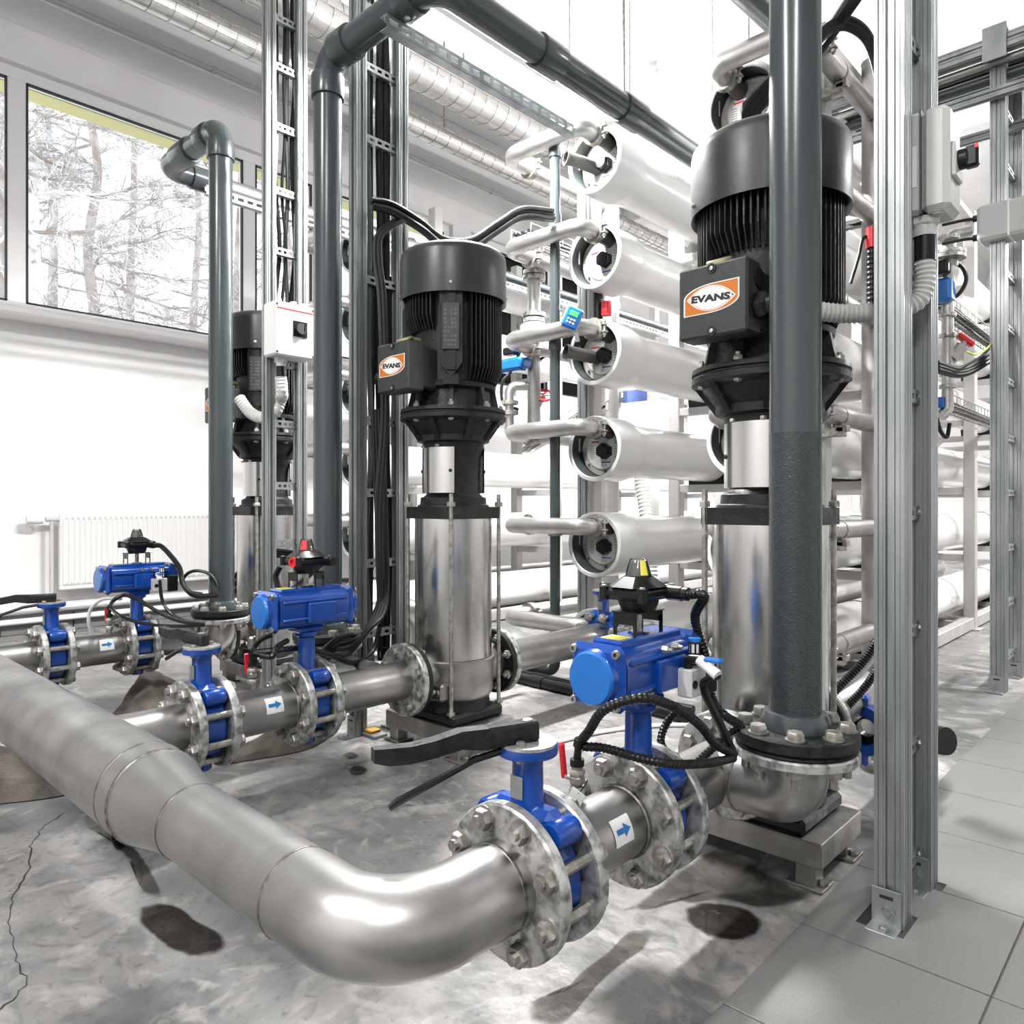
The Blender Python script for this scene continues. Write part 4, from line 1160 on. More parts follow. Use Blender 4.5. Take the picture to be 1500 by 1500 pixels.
def clampmesh(p, ax, r, par):
    m = MB(); m.lathe([(r, -.020), (r+.016, -.020), (r+.018, -.012), (r+.018, .012), (r+.016, .020), (r, .020)], 28, p, ax, close=True)
    sd = Vector(ax).cross(Vector((0, 0, 1))).normalized() if abs(Vector(ax).normalized().z) < .9 else Vector((1, 0, 0))
    for s in (1,):
        q = Vector(p)+sd*s*(r+.022)
        for dz in (-.02, .02): m.box((q.x, q.y, q.z+dz), (.034, .030, .010), .003)
        m.cyl(q+Vector((0, 0, -.05)), q+Vector((0, 0, .04)), .006, n=8); m.hexa(q+Vector((0, 0, .028)), (0, 0, 1), .012, .012); m.hexa(q+Vector((0, 0, -.03)), (0, 0, -1), .012, .012)
    return m.build('clamp', M_bolt, par, world=True)
M_ub = mat('brushed_steel_tube', (.50, .49, .48), .36, 1.0, col2=(.38, .37, .36), scale=6, rvar=.12)
def ubend(xc, z, sgn, dx, label, group, y_end, yc=YC, rr=.047):
    zz = z+.108
    t = thing('jumper_pipe', label, 'pipe', (xc+sgn*dx/2, yc, zz), group)
    x0 = xc+(.048 if sgn < 0 else -.048); x1 = xc+sgn*dx
    y0 = yc-.05; ym = yc-.185
    pts = [(x0, y0, zz-.004), (x0+sgn*.0, ym, zz), (x1, ym, zz), (x1, yc+.02, zz)]
    MB().tube(fillet(pts, .085, 8), rr, 22).build('bent_pipe', M_ub, t, world=True)
    clampmesh((x0, y0-.010, zz), (0, 1, 0), rr, t)
    clampmesh((x1, yc+.02, zz), (0, 1, 0), rr, t)
    MB().cyl((x1, yc+.03, zz), (x1, y_end, zz), rr*.95, n=22).build('straight_pipe', M_ub, t, world=True)
    return t
for k, z in enumerate(ZV):
    ubend(XC1, z, -1, .50, 'bent steel jumper pipe on the %s vessel end of the centre stack' % rows[k], 'jumper pipes of the centre stack', YC+.78)
    ubend(XC2, z, 1, .36, 'bent steel jumper pipe on the %s vessel end behind the nearest pump' % rows[k], 'jumper pipes of the right stack', 4.12)
    ubend(XC0, z, -1, .50, 'bent steel jumper pipe on the %s vessel of the far stack' % rows[k], 'jumper pipes of the far left stack', 4.2, yc=3.3)
def manifold(x, y, label, r=.062, z0=.2, z1=3.35):
    t = thing('manifold_pipe', label, 'pipe', (x, y, 0), 'vertical steel manifold pipes')
    MB().cyl((x, y, z0), (x, y, z1), r, n=28).build('pipe', M_ub, t, world=True)
    MB().lathe([(r, 0), (r+.004, 0), (r*.7, .05), (0, .06)], 24, (x, y, z1), (0, 0, 1)).build('cap', M_ub, t, world=True)
    MB().box((x, y, z0/2), (.09, .09, z0), .004).build('stand', M_beige, t, world=True)
    return t
manifold(XC1-.50, YC+.84, 'vertical steel manifold pipe left of the centre stack', .07)
manifold(XC2+.36, 4.20, 'vertical steel manifold pipe seen just left of the tile-standing ladder', .068)
manifold(XC0-.50, 4.26, 'vertical steel manifold pipe of the far left stack')

# racks
def rack(label, x0, x1, ys, group, zl, xs=None):
    t = thing('steel_rack', label, 'rack', ((x0+x1)/2, sum(ys)/len(ys), 0), group)
    w = .085
    for y in ys:
        for x in (xs or (x0, x1)):
            MB().box((x, y, 1.68), (w, w, 3.36), .006).build('post', M_beige, t, world=True)
            MB().box((x, y, .006), (.16, .16, .012), .002).build('foot_plate', M_beige, t, world=True)
        for z in zl:
            if xs and y == ys[0]: continue
            xa = x0
            MB().box(((xa+x1)/2, y, z-.157-.045), (x1-xa-w, .06, .055), .004).build('cross_beam', M_beige, t, world=True)
    for x in (x0, x1):
        MB().box((x, (ys[0]+ys[-1])/2, .055), (.07, ys[-1]-ys[0]-w, .09), .005).build('base_beam', M_beige, t, world=True)
        for z in ((3.30,) if x > -1.5 else ()):
            MB().box((x, (ys[0]+ys[-1])/2, z), (.06, ys[-1]-ys[0]-w, .06), .005).build('top_beam', M_beige, t, world=True)
    return t
rk1 = rack('welded rack of square posts carrying the centre and right vessel stacks', -2.80, -1.40, (3.72, 4.72, 6.9, 8.5, 10.0), 'square-tube racks', ZV, (-2.80, -1.40))
rk2 = rack('welded rack of square posts carrying the far left vessel stack', -5.0, -4.49, (3.9, 5.4, 7.1, 8.6), 'square-tube racks', ZV)
# saddles and straps
def straps(root, xc, ys):
    for k, z in enumerate(ZV):
        for y in ys:
            s = MB().prism([(-.15, -.176), (.15, -.176), (.155, -.12), (.13, -.088), (.09, -.13), (0, -.156), (-.09, -.13), (-.13, -.088), (-.155, -.12)], .05, Matrix.Translation((xc, y+.025, z)) @ Matrix(((1, 0, 0, 0), (0, 0, -1, 0), (0, 1, 0, 0), (0, 0, 0, 1))))
            s.build('saddle', M_blk, root, world=True)
            m = MB(); m.lathe([(.1575, -.010), (.1605, -.010), (.1605, .010), (.1575, .010)], 40, (xc, y, z), (0, 1, 0), close=True); m.build('strap', M_blk, root, world=True)
straps(rk1, XC2, (4.98, 8.5)); straps(rk1, XC1, (4.72,))
# ladder-like brackets at the upper right with pipe saddles
for k, z in enumerate(ZV):
    b = MB(); x = XC2+.36
    b.box((x-.12, 3.66, z+.03), (.30, .05, .045), .003); b.box((x+.02, 3.66, z+.045), (.05, .05, .03), .002)
    for s in (-1, 1): b.box((x+s*.022, 3.66, z+.045), (.006, .03, .07), .001)
    b.lathe([(.044, -.008), (.048, -.008), (.048, .008), (.044, .008)], 24, (x, 3.66, z+.108), (0, 1, 0), close=True)
    b.hexa((x+.03, 3.66, z+.05), (1, 0, 0), .014, .014)
    b.build('pipe_bracket', M_bolt, rk1, world=True)

# ================================================================= OVERHEAD
M_lum = mat('luminaire_housing', (.75, .75, .75), .4)
def luminaire(x, y0, y1, z, label, pw=225):
    t = thing('luminaire', label, 'lamp', (x, (y0+y1)/2, z), 'ceiling luminaires')
    L = y1-y0
    m = MB().box((0, 0, .05), (.16, L, .07), .015); m.build('housing', M_lum, t)
    for s in (-1, 1):
        MB().cyl((s*.035, -L/2+.06, 0), (s*.035, L/2-.06, 0), .015, n=12).build('fluorescent_tube', M_tube, t)
        for e in (-1, 1): MB().box((s*.035, e*(L/2-.045), .005), (.03, .03, .04), .004).build('tube_holder', M_grey, t)
    for e in (-.35, .35): MB().cyl((0, e*L, .08), (0, e*L, ZC-z), .004, n=6).build('hanger_rod', M_bolt, t)
    area('lamp_light', (0, 0, -.03), (.14, L*.9), pw, (0, 0, 0), (1, .995, .98), t)
    area('ceiling_fill', (0, 0, .095), (.12, L*.9), pw*.13, (PI, 0, 0), (1, .995, .98), t)      # extra light added above the housing to brighten ceiling and upper wall
    return t
luminaire(-2.70, 2.05, 3.60, 3.30, 'glaring ceiling luminaire above the middle pump')
luminaire(-2.70, 3.75, 5.30, 3.30, 'next luminaire of the same row, above the centre stack')
luminaire(-2.70, 6.4, 7.95, 3.30, 'farther luminaire of the row above the centre stack')
luminaire(.9, 5.2, 6.75, 3.9, 'farther luminaire over the tiled walkway', 150)
luminaire(-1.9, -2.6, -1.05, 4.2, 'unseen fill light added behind the camera over the header pipe', 110)  # added out of view to fill the foreground and the left wall
luminaire(.9, -2.4, -.85, 4.2, 'unseen fill light added behind the camera over the walkway', 85)  # second added fill, brightens the pump faces turned to the camera
luminaire(-4.3, 9.5, 11.05, 3.9, 'farthest luminaire near the back wall')
luminaire(.9, 9.2, 10.75, 3.9, 'luminaire at the far end of the tiled walkway')
def duct(x, z, r, y0, y1, label):
    t = thing('air_duct', label, 'duct', (x, (y0+y1)/2, z), 'foil-wrapped ducts')
    MB().cyl((x, y0, z), (x, y1, z), r, n=32).build('foil_jacket', M_alu, t, world=True)
    m = MB(); y = y0+.1
    while y < y1:
        m.tube([(x+(r+.003)*math.cos(2*PI*k/20), y+.06*k/20, z+(r+.003)*math.sin(2*PI*k/20)) for k in range(21)], .0025, 4, False); y += .14
    for k in range(10):
        a = 2*PI*k/10; m.cyl((x+(r+.003)*math.cos(a), y0, z+(r+.003)*math.sin(a)), (x+(r+.003)*math.cos(a), y1, z+(r+.003)*math.sin(a)), .0025, n=4)
    m.build('wire_mesh', M_bolt, t, world=True, stuff=True)
    for yy in (2.2, 4.4, 6.6, 8.8): MB().cyl((x, yy, z+r), (x, yy, ZC), .008, n=6).build('hanger', M_bolt, t, world=True)
duct(-4.7, 4.55, .15, .6, 12, 'large foil-wrapped duct under the ceiling left of the luminaire')
duct(-4.95, 4.25, .085, .6, 12, 'smaller foil-wrapped duct below the large one')
# dark pipe at the very top
tag(MB().tube([W(1040, -70, d=3.2), W(1150, 40, d=3.9), W(1240, 130, d=4.9)], .075, 28).build('overhead_pipe', M_pvc), 'dark grey pipe at the top edge behind the thick riser', 'pipe')
dt = thing('smoke_detector', 'small white round detector on the ceiling', 'detector', W(969, 100, z=ZC-.06))
MB().lathe([(0, -.055), (.035, -.055), (.05, -.045), (.05, -.02), (.062, -.02), (.062, .06), (0, .06)], 28).build('body', M_rad, dt)
# thin conduit run and wire basket behind
tag(MB().cyl((-3.3, 3.2, 2.47), (-3.3, 8.0, 2.47), .026, n=14).build('conduit', M_pvc), 'thin dark conduit running behind the middle pump hood', 'conduit')
# slim dark riser with floor elbows
sr = thing('drain_pipe', 'slim dark grey plastic pipe standing before the centre stack and turning along the floor', 'pipe', (-2.72, 3.26, 0))
MB().tube(fillet([(-2.72, 3.26, 3.2), (-2.72, 3.26, .05), (-3.3, 3.26, .05)], .05), .030, 20).build('pipe', M_pvc, sr, world=True)
for z in (1.92, 2.62, 3.02): MB().cyl((-2.72, 3.26, z-.04), (-2.72, 3.26, z+.04), .037, n=20).build('socket', M_pvc, sr, world=True)
m = MB(); m.lathe([(.031, -.02), (.040, -.02), (.040, .02), (.031, .02)], 20, (-2.72, 3.26, .845), (0, 0, 1), close=True); m.cyl((-2.72, 3.26, .845), (-2.62, 3.36, .845), .007, n=8); m.build('clamp', M_bolt, sr, world=True)
st = thing('strut_post', 'slender galvanized strut post behind the slim dark pipe', 'post', (-2.63, 3.40, 0))
st.location = (-2.78, 3.60, 0); m = MB(); rail(m, 0, 0, 0, 3.2, .05); m.build('strut', M_strut, st, ang=25); MB().box((0, 0, .004), (.12, .12, .008)).build('foot_plate', M_strut, st)
for i, (a, b, r, lab) in enumerate((((-3.3, 3.20), (-1.80, 3.19), .020, 'upper black hose lying on the floor behind the middle pump'), ((-3.2, 3.09), (-1.72, 3.03), .029, 'thicker black pipe lying on the floor behind the middle pump'))):
    m = MB(); p0 = Vector((*a, r)); p1 = Vector((*b, r)); m.cyl(p0, p1, r, n=16)
    for q in (.35, .6): m.cyl(p0.lerp(p1, q-.03), p0.lerp(p1, q+.03), r*1.18, n=16)
    tag(m.build('floor_hose', M_blk), lab, 'hose', 'black hoses on the floor')
# ================================================================= BOXES AND SWITCHES
jb = thing('isolator_box', 'grey plastic isolator box with black rotary switch on the right ladder', 'switch box', (-.50, 2.26, 2.12))
jb.location = (-.515, 2.06, 1.838)
m = MB().box((-.030, 0, 0), (.07, .116, .250), .010); m.box((.034, 0, 0), (.062, .12, .254), .014); m.build('case', M_grey, jb)
MB().box((.003, 0, 0), (.003, .1185, .2525)).build('joint', M_port, jb)
m = MB().box((.068, .0, -.005), (.012, .075, .085), .004); m.build('switch_plate', M_grey, jb)
m = MB(); m.cyl((.074, 0, .0), (.092, 0, .0), .024, n=24); m.box((.100, 0, .0), (.032, .026, .052), .006); m.build('rotary_handle', M_blk, jb)
MB().box((.112, 0, .020), (.009, .0275, .012), .001).build('red_mark', M_red, jb)
MB().box((-.028, -.0588, -.01), (.045, .001, .10)).build('rating_label', M_white, jb)
m = MB()
for k in range(11): m.box((-.038+.002*(k % 2), -.0595, .032-.008*k), (.018, .0006, .0035))
m.build('label_text', M_print, jb, stuff=True)
m = MB(); m.hexa((.0, -.01, -.126), (0, 0, -1), .034, .022); m.cyl((.0, -.01, -.14), (.0, -.01, -.172), .027, n=20); m.build('gland', M_grey, jb)
m = MB(); m.cyl((.0, -.01, -.170), (.0, -.01, -.232), .025, n=20); m.build('black_sleeve', M_blk, jb)
MB().lathe([(.014, 0), (.015, -.004), (.012, -.005), (0, -.003)], 18, (.035, -.03, -.126)).build('knock_out', M_grey, jb)
cd = thing('corrugated_conduit', 'grey corrugated conduit from the isolator box to the nearest pump', 'conduit', (-.515, 2.05, 1.5))
m = MB(); corrugated(m, spline([(-.515, 2.05, 1.61), (-.515, 2.05, 1.55), (-.535, 2.04, 1.505), (-.60, 2.00, 1.487), (-.68, 1.95, 1.487), (-.755, 1.88, 1.50), (-.80, 1.84, 1.515)], 8), .025, .012, .14, 14); m.build('conduit', M_conduit, cd, world=True)

wb = thing('isolator_box', 'white switch box with a red line on the ladder before the farthest pump', 'switch box', (LA[0]+.03, 1.93, 1.86))
wb.location = W(424, 487, x=LA[0]+.085)
m = MB().box((0, 0, 0), (.11, .215, .255), .008); m.build('case', M_rad, wb)
MB().box((.0555, 0, .095), (.001, .19, .006)).build('red_line', M_red, wb)
MB().box((.057, .025, .01), (.004, .075, .075), .001).build('switch_plate', M_blk, wb)
m = MB(); m.cyl((.058, .025, .01), (.072, .025, .01), .026, n=20); m.build('rotary_knob', M_box, wb)
MB().box((.066, .040, .012), (.012, .012, .038), .003).build('red_handle', M_red, wb)
for sy in (-1, 1):
    for sz in (-1, 1): MB().hexa((.054, sy*.095, sz*.112), (1, 0, 0), .006, .003).build('screw', M_print, wb)
for sy in (-.06, .02, .07):
    MB().cyl((0, sy, .125), (0, sy, .15), .016, n=14).build('gland', M_grey, wb)
m = MB(); m.hexa((0, -.045, -.127), (0, 0, -1), .030, .028); m.cyl((0, -.045, -.15), (0, -.045, -.17), .022, n=16); m.build('lower_gland', M_grey, wb)
m = MB().cyl((0, -.045, -.168), (0, -.045, -.225), .021, n=16); m.build('black_sleeve', M_blk, wb)
cd2 = thing('corrugated_conduit', 'pale corrugated conduit looping from the white switch box to the farthest pump', 'conduit', wb.location+Vector((0, -.05, -.3)))
b_ = wb.location
p_end = W(350, 583, d=3.72); pm = W(385, 612, d=3.70)
m = MB(); corrugated(m, spline([b_+Vector((0, -.045, -.222)), b_+Vector((.0, -.040, -.30)), W(411, 585, d=3.62), W(403, 604, d=3.62), W(385, 612, d=3.66), W(366, 604, d=3.7), p_end], 8), .030, .016, .10, 12); m.build('conduit', M_conduit, cd2, world=True)

# dark enclosure seen from its back on the middle ladder
eb = thing('enclosure', 'dark grey slotted backplate hung on the middle ladder', 'enclosure', (-2.76, 2.02, 1.95))
eb.location = W(563, 466, x=-2.74)
m = MB().box((0, 0, 0), (.03, .215, .40), .008); m.build('plate', M_box, eb)
for a in range(12):
    t = 2*PI*a/12+.15; c, s = math.cos(t), math.sin(t)
    m = MB(Matrix.Translation((.0155, .055*c, .095*s)) @ Matrix.Rotation(t, 4, 'X')); m.box((0, 0, 0), (.001, .035, .004)); m.build('slot', M_print, eb)
for y, z in ((.06, .17), (.06, -.10), (-.04, .17), (.085, .05)): MB().lathe([(0, .006), (.005, .005), (.007, 0)], 10, (.015, y, z), (1, 0, 0)).build('screw', M_bolt, eb)

# grey box with cable entries at the right edge
gb = thing('junction_housing', 'light grey horizontal housing with cable entries at the right edge', 'housing', W(1475, 325, d=3.95))
m = MB(Matrix.Rotation(0, 4, 'Z')); m.box((.35, 0, 0), (.95, .16, .19), .015); m.build('case', M_grey, gb)
MB().box((.02, 0, 0), (.012, .164, .194), .002).build('band', M_rad, gb)
for z in (.045, -.06):
    m = MB(); m.cyl((-.125, -.03, z), (-.15, -.03, z), .018, n=12); m.build('gland', M_blk, gb)
    m = MB().tube(spline([(-.145, -.03, z), (-.20, -.03, z+.006), (-.30, -.02, z+.01)], 5), .009, 8); m.build('cable', M_cable, gb)
MB().lathe([(0, .004), (.02, .003), (.022, 0)], 20, (.15, -.08, -.06), (0, -1, 0)).build('green_dot', mat('green_cap', (.01, .22, .17), .4), gb)

# ================================================================= CABLES
def cable(label, pts, r=.010, m=M_cable, corr=False, grp='black cables', n=8, nm='cable'):
    q = spline(pts, 8); b = MB()
    if corr: corrugated(b, q, r, .009, .16, 10)
    else: b.tube(q, r, n)
    return tag(b.build(nm, m), label, 'cable', grp)
def aloc(v, x, y, z): return v.location+Vector((x, y, z))
# front valve: switch-box cable, air hoses
G1 = aloc(aA, .10, .045, zc+.163)
knot = W(1075, 1105, d=1.66)
cable('ribbed black cable from the nearest switch box down behind the valve', [G1, G1+Vector((.035, .005, -.002)), W(1018, 905, d=1.72), W(1033, 960, d=1.73), W(1042, 1020, d=1.72), W(1062, 1048, d=1.70), W(1085, 1062, d=1.72)], .0115, M_blk, True, 'hoses round the nearest valve')
cable('black air hose from the blue-handled tap to the hose knot', [aloc(aA, .168, .045, zc-.004), W(1030, 1005, d=1.64), W(1050, 1050, d=1.64), W(1066, 1085, d=1.65), knot], .0095, M_blk, False, 'hoses round the nearest valve')
cc = cA.location+Vector((.010, 0, .128))
cable('ribbed black hose arching from the red-lever cock over the front flange', [cc, W(862, 1072, d=1.50), W(885, 1040, d=1.46), W(935, 1023, d=1.44), W(985, 1034, d=1.47), W(1025, 1062, d=1.54), W(1048, 1090, d=1.60), knot], .0105, M_blk, True, 'hoses round the nearest valve')
cable('lower ribbed black hose running low from the cock to the hose knot', [cc+Vector((.004, 0, -.012)), W(885, 1096, d=1.52), W(935, 1110, d=1.49), W(985, 1119, d=1.50), W(1035, 1118, d=1.56), knot+Vector((0, 0, -.008))], .010, M_blk, True, 'hoses round the nearest valve')
cable('short ribbed hose loop behind the nearest actuator', [W(990, 1043, d=1.80), W(975, 1062, d=1.80), W(968, 1085, d=1.78), W(975, 1101, d=1.76)], .010, M_blk, True, 'hoses round the nearest valve')
cable('ribbed hose crossing behind the knot toward the riser flange', [W(1020, 1118, d=1.70), W(1045, 1095, d=1.72), W(1070, 1072, d=1.74), W(1088, 1062, d=1.76)], .010, M_blk, True, 'hoses round the nearest valve')
cable('ribbed black conduit sweeping down from the right ladder behind the riser', [W(1300, 900, d=2.35), W(1284, 940, d=2.35), W(1262, 972, d=2.35), W(1232, 1003, d=2.35), W(1208, 1030, d=2.35)], .014, M_blk, True, 'hoses behind the front riser')
cable('second ribbed black conduit from the right ladder behind the riser', [W(1296, 955, d=2.45), W(1282, 985, d=2.45), W(1264, 1010, d=2.45), W(1240, 1036, d=2.45), W(1215, 1060, d=2.4)], .014, M_blk, True, 'hoses behind the front riser')
cable('white hose beside the ribbed conduits behind the front riser', [W(1300, 925, d=2.42), W(1280, 960, d=2.42), W(1255, 990, d=2.42), W(1215, 1018, d=2.42)], .012, M_white, False, 'hoses behind the front riser')
# middle valve
for nm_, v, ck, D, dx, dy, sc in (('middle', aB, cB, 2.6, 0, 0, 1), ('farthest', aC, cC, 3.6, 0, 0, 1)):
    g = aloc(v, .10, .045, zc+.163)
    if v is aC:
        cable('black cable looping from the farthest switch box to the left riser', [g, g+Vector((.05, .02, -.01)), W(262, 830, d=3.55), W(268, 855, d=3.5), W(285, 872, d=3.5), W(318, 872, d=3.6)], .012, M_blk, False, 'hoses round the farthest valve')
        cable('thin black cable loop standing up beside the farthest actuator', [W(318, 858, d=3.7), W(308, 842, d=3.7), W(290, 836, d=3.7), W(275, 840, d=3.7), W(268, 852, d=3.7), W(276, 866, d=3.7), W(296, 870, d=3.7)], .008, M_blk, False, 'hoses round the farthest valve')
        cable('black hose from the farthest tap to the pipe clip', [aloc(v, .165, .045, zc-.006), W(238, 880, d=3.45), W(252, 900, d=3.42), W(275, 911, d=3.4), W(300, 913, d=3.4)], .008, M_blk, False, 'hoses round the farthest valve')
        cable('black hose arching from the farthest cock to the pipe clip', [ck.location+Vector((.01, 0, .128)), W(166, 880, d=3.4), W(180, 872, d=3.4), W(200, 877, d=3.38), W(235, 898, d=3.35), W(265, 910, d=3.35), W(300, 914, d=3.38)], .009, M_blk, False, 'hoses round the farthest valve')
        cable('lower black hose from the farthest cock to the pipe clip', [ck.location+Vector((.012, 0, .118)), W(178, 903, d=3.4), W(205, 912, d=3.38), W(245, 917, d=3.36), W(300, 916, d=3.4)], .008, M_blk, False, 'hoses round the farthest valve')
        cable('white hose arching over the farthest spool to the floor', [W(178, 877, d=3.7), W(150, 878, d=3.7), W(133, 892, d=3.7), W(130, 910, d=3.7), W(134, 928, d=3.72)], .009, M_white, False, 'hoses round the farthest valve')
    else:
        cable('black hose from the middle cock curling up beside the actuator', [ck.location+Vector((.01, 0, .128)), W(374, 990, d=2.62), W(371, 955, d=2.62), W(381, 938, d=2.6), W(398, 930, d=2.6)], .010, M_blk, True, 'hoses round the middle valve')
        cable('ribbed hose from the middle cock to the actuator underside', [ck.location+Vector((.012, 0, .118)), W(398, 962, d=2.42), W(405, 948, d=2.45), W(422, 938, d=2.5)], .010, M_blk, True, 'hoses round the middle valve')
        cable('black hose passing low behind the middle valve neck to the ladder', [ck.location+Vector((.012, 0, .120)), W(410, 952, d=2.5), W(445, 950, d=2.65), W(480, 958, d=2.75), W(510, 970, d=2.85), W(530, 968, d=2.95), W(548, 950, d=3.05), W(556, 920, d=3.1)], .011, M_blk, False, 'hoses round the middle valve')
        cable('black cable from the middle switch box round the back to the ladder', [aloc(v, -.03, .10, zc+.163), W(420, 868, d=2.95), W(404, 848, d=3.0), W(410, 830, d=3.0)], .012, M_blk, False, 'hoses round the middle valve')
        for i, off in enumerate((0, 8, 17, 26)):
            cable('black cable hanging in the bundle below the middle ladder, %s of four' % ('first', 'second', 'third', 'last')[i], [W(547+off*.5, 600, d=3.16), W(552+off*.5, 760, d=3.16), W(557+off*.4, 860, d=3.12), W(548+off*.5, 900, d=3.05), W(530+off*.4, 930-off*.3, d=2.95), W(512, 930+off, d=2.88), W(495-off*.3, 935+off, d=2.82), W(470-off*.3, 955+off*.6, d=2.8)], .010, M_cable, False, 'cables hanging at the middle ladder')
# cables inside ladders
def vbundle(xl, ya, yb, z0, z1, n, lab, grp, seed, r=.011):
    rnd = random.Random(seed); root = thing('cable_bundle', lab, 'cables', (xl, (ya+yb)/2, z0), grp)
    for i in range(n):
        x = xl-.03-.012*(i % 2); y = ya+(yb-ya)*(.25+.6*i/max(1, n-1)); pts = []
        for k in range(9): pts.append((x+rnd.uniform(-.008, .008), y+rnd.uniform(-.014, .014), z0+(z1-z0)*k/8))
        MB().tube(spline(pts, 4), r*rnd.uniform(.7, 1.2), 8).build('cable', M_cable if i % 3 else M_cable2, root, world=True)
    return root
vbundle(LA[0], LA[1], LA[2], 2.0, 4.2, 5, 'cables climbing the ladder before the farthest pump', 'cable bundles in the ladders', 1)
vbundle(LB[0], LB[1]+.03, LB[2], .3, 4.2, 6, 'cables climbing the ladder left of the middle pump', 'cable bundles in the ladders', 2, .012)
vbundle(LC[0]-.01, LC[1]+.03, LC[2]-.03, 2.2, 4.4, 3, 'cables dropping inside the right ladder into the grey box', 'cable bundles in the ladders', 3, .015)
# big swag of cables over the middle pump
sw = [(545, 292, 3.15), (575, 298, 3.2), (615, 322, 3.3), (650, 348, 3.45), (690, 350, 3.6), (730, 325, 3.75), (765, 305, 3.9), (810, 308, 4.1)]
for i, (dx, dy) in enumerate(((0, 0), (0, 6), (2, 11), (-2, 3), (0, 15))):
    cable('black cable in the swag over the middle pump, %s strand' % ('highest', 'second', 'third', 'inner', 'lowest')[i], [W(x+dx, y+dy*(1 if k > 0 else .8), d=d+.02*(i % 2)) for k, (x, y, d) in enumerate(sw)], .011+.002*(i % 2), M_cable, False, 'cable swag over the middle pump')
for i, off in enumerate((0, 10)):
    cable('black cable dropping from the swag along the middle ladder, %s' % ('left one', 'right one')[i], [W(600+off, 318+off*.4, d=3.3), W(575+off, 326, d=3.22), W(553+off*.6, 345, d=3.17), W(550+off*.6, 380, d=3.15), W(556+off*.6, 430, d=3.12), W(560+off*.5, 520, d=3.1), W(561+off*.5, 620, d=3.1), W(553+off*.5, 740, d=3.1), W(556+off*.3, 880, d=3.1)], .012, M_cable, False, 'cables dropping at the middle ladder')
# cables behind farthest pump
for i in range(3):
    cable('black cable drooping behind the left riser, %s' % ('upper', 'middle', 'lower')[i], [W(340, 850+12*i, d=4.3), W(356, 830+10*i, d=4.3), W(375, 812+5*i, d=4.2), W(400, 806+4*i, d=4.0), W(450, 812+4*i, d=3.9)], .012, M_blk, False, 'cables behind the left riser')
for i in range(2):
    cable('black cable drooping right of the second riser, %s' % ('upper', 'lower')[i], [W(500, 850+12*i, d=3.9), W(520, 848+14*i, d=3.8), W(545, 832+14*i, d=3.7)], .012, M_blk, False, 'cables right of the second riser')
# cables round nearest pump hood
for i in range(4):
    cable('black cable curving over the nearest pump hood, %s' % ('outermost', 'second', 'third', 'innermost')[i], [W(1095+6*i, 190, d=2.75), W(1092+6*i, 165, d=2.7), W(1105+6*i, 140+3*i, d=2.65), W(1145, 100+6*i, d=2.55), W(1200, 60+5*i, d=2.4), W(1250+4*i, -10, d=2.2)], .014, M_cable, False, 'cables over the nearest pump')
for i in range(2):
    cable('black cable looping from the riser to the right ladder, %s' % ('upper', 'lower')[i], [W(1195, 55+8*i, d=2.3), W(1218, 36+8*i, d=2.3), W(1242, 30+9*i, d=2.3), W(1268, 48+9*i, d=2.3), W(1285, 90+12*i, d=2.3), W(1292, 160, d=2.3)], .014, M_cable, False, 'cables over the nearest pump')
# cable basket runs
def basket(p0, p1, w, lab, axis='y'):
    t = thing('wire_basket', lab, 'cable basket', tuple((Vector(p0)+Vector(p1))/2), 'wire cable baskets')
    p0 = Vector(p0); p1 = Vector(p1); ax = (p1-p0).normalized(); sd = Vector((ax.y, -ax.x, 0)); L = (p1-p0).length
    m = MB()
    for u, z in ((-.5, .06), (-.5, 0), (-.17, 0), (.17, 0), (.5, 0), (.5, .06)): m.cyl(p0+sd*u*w+Vector((0, 0, z)), p1+sd*u*w+Vector((0, 0, z)), .0035, n=5)
    k = 0
    while k*.10 < L:
        q = p0+ax*(k*.10); m.tube([q-sd*w/2+Vector((0, 0, .06)), q-sd*w/2, q+sd*w/2, q+sd*w/2+Vector((0, 0, .06))], .003, 5); k += 1
    m.build('wires', M_bolt, t, world=True, stuff=True)
    rnd = random.Random(int(L*100))
    for i in range(5):
        u = -.35+.17*i; pts = [p0.lerp(p1, k/8)+sd*(u*w+rnd.uniform(-.01, .01))+Vector((0, 0, .015+rnd.uniform(0, .015))) for k in range(9)]
        MB().tube(spline(pts, 3), .010, 6).build('cable', M_cable, t, world=True)
    return t
basket((-2.9, 3.9, 1.62), (-5.9, 3.9+2.6, 1.62), .16, 'wire basket with black cables behind the slim dark pipe')
basket((-3.02, 3.3, 2.62), (-3.02, 6.5, 2.62), .16, 'wire basket that takes the cable swag beside the centre stack')
basket((-1.22, 5.2, 2.22), (-1.22, 10, 2.22), .14, 'upper wire basket along the right vessel stack')
basket((-1.22, 5.2, 1.62), (-1.22, 10, 1.62), .14, 'lower wire basket along the right vessel stack')

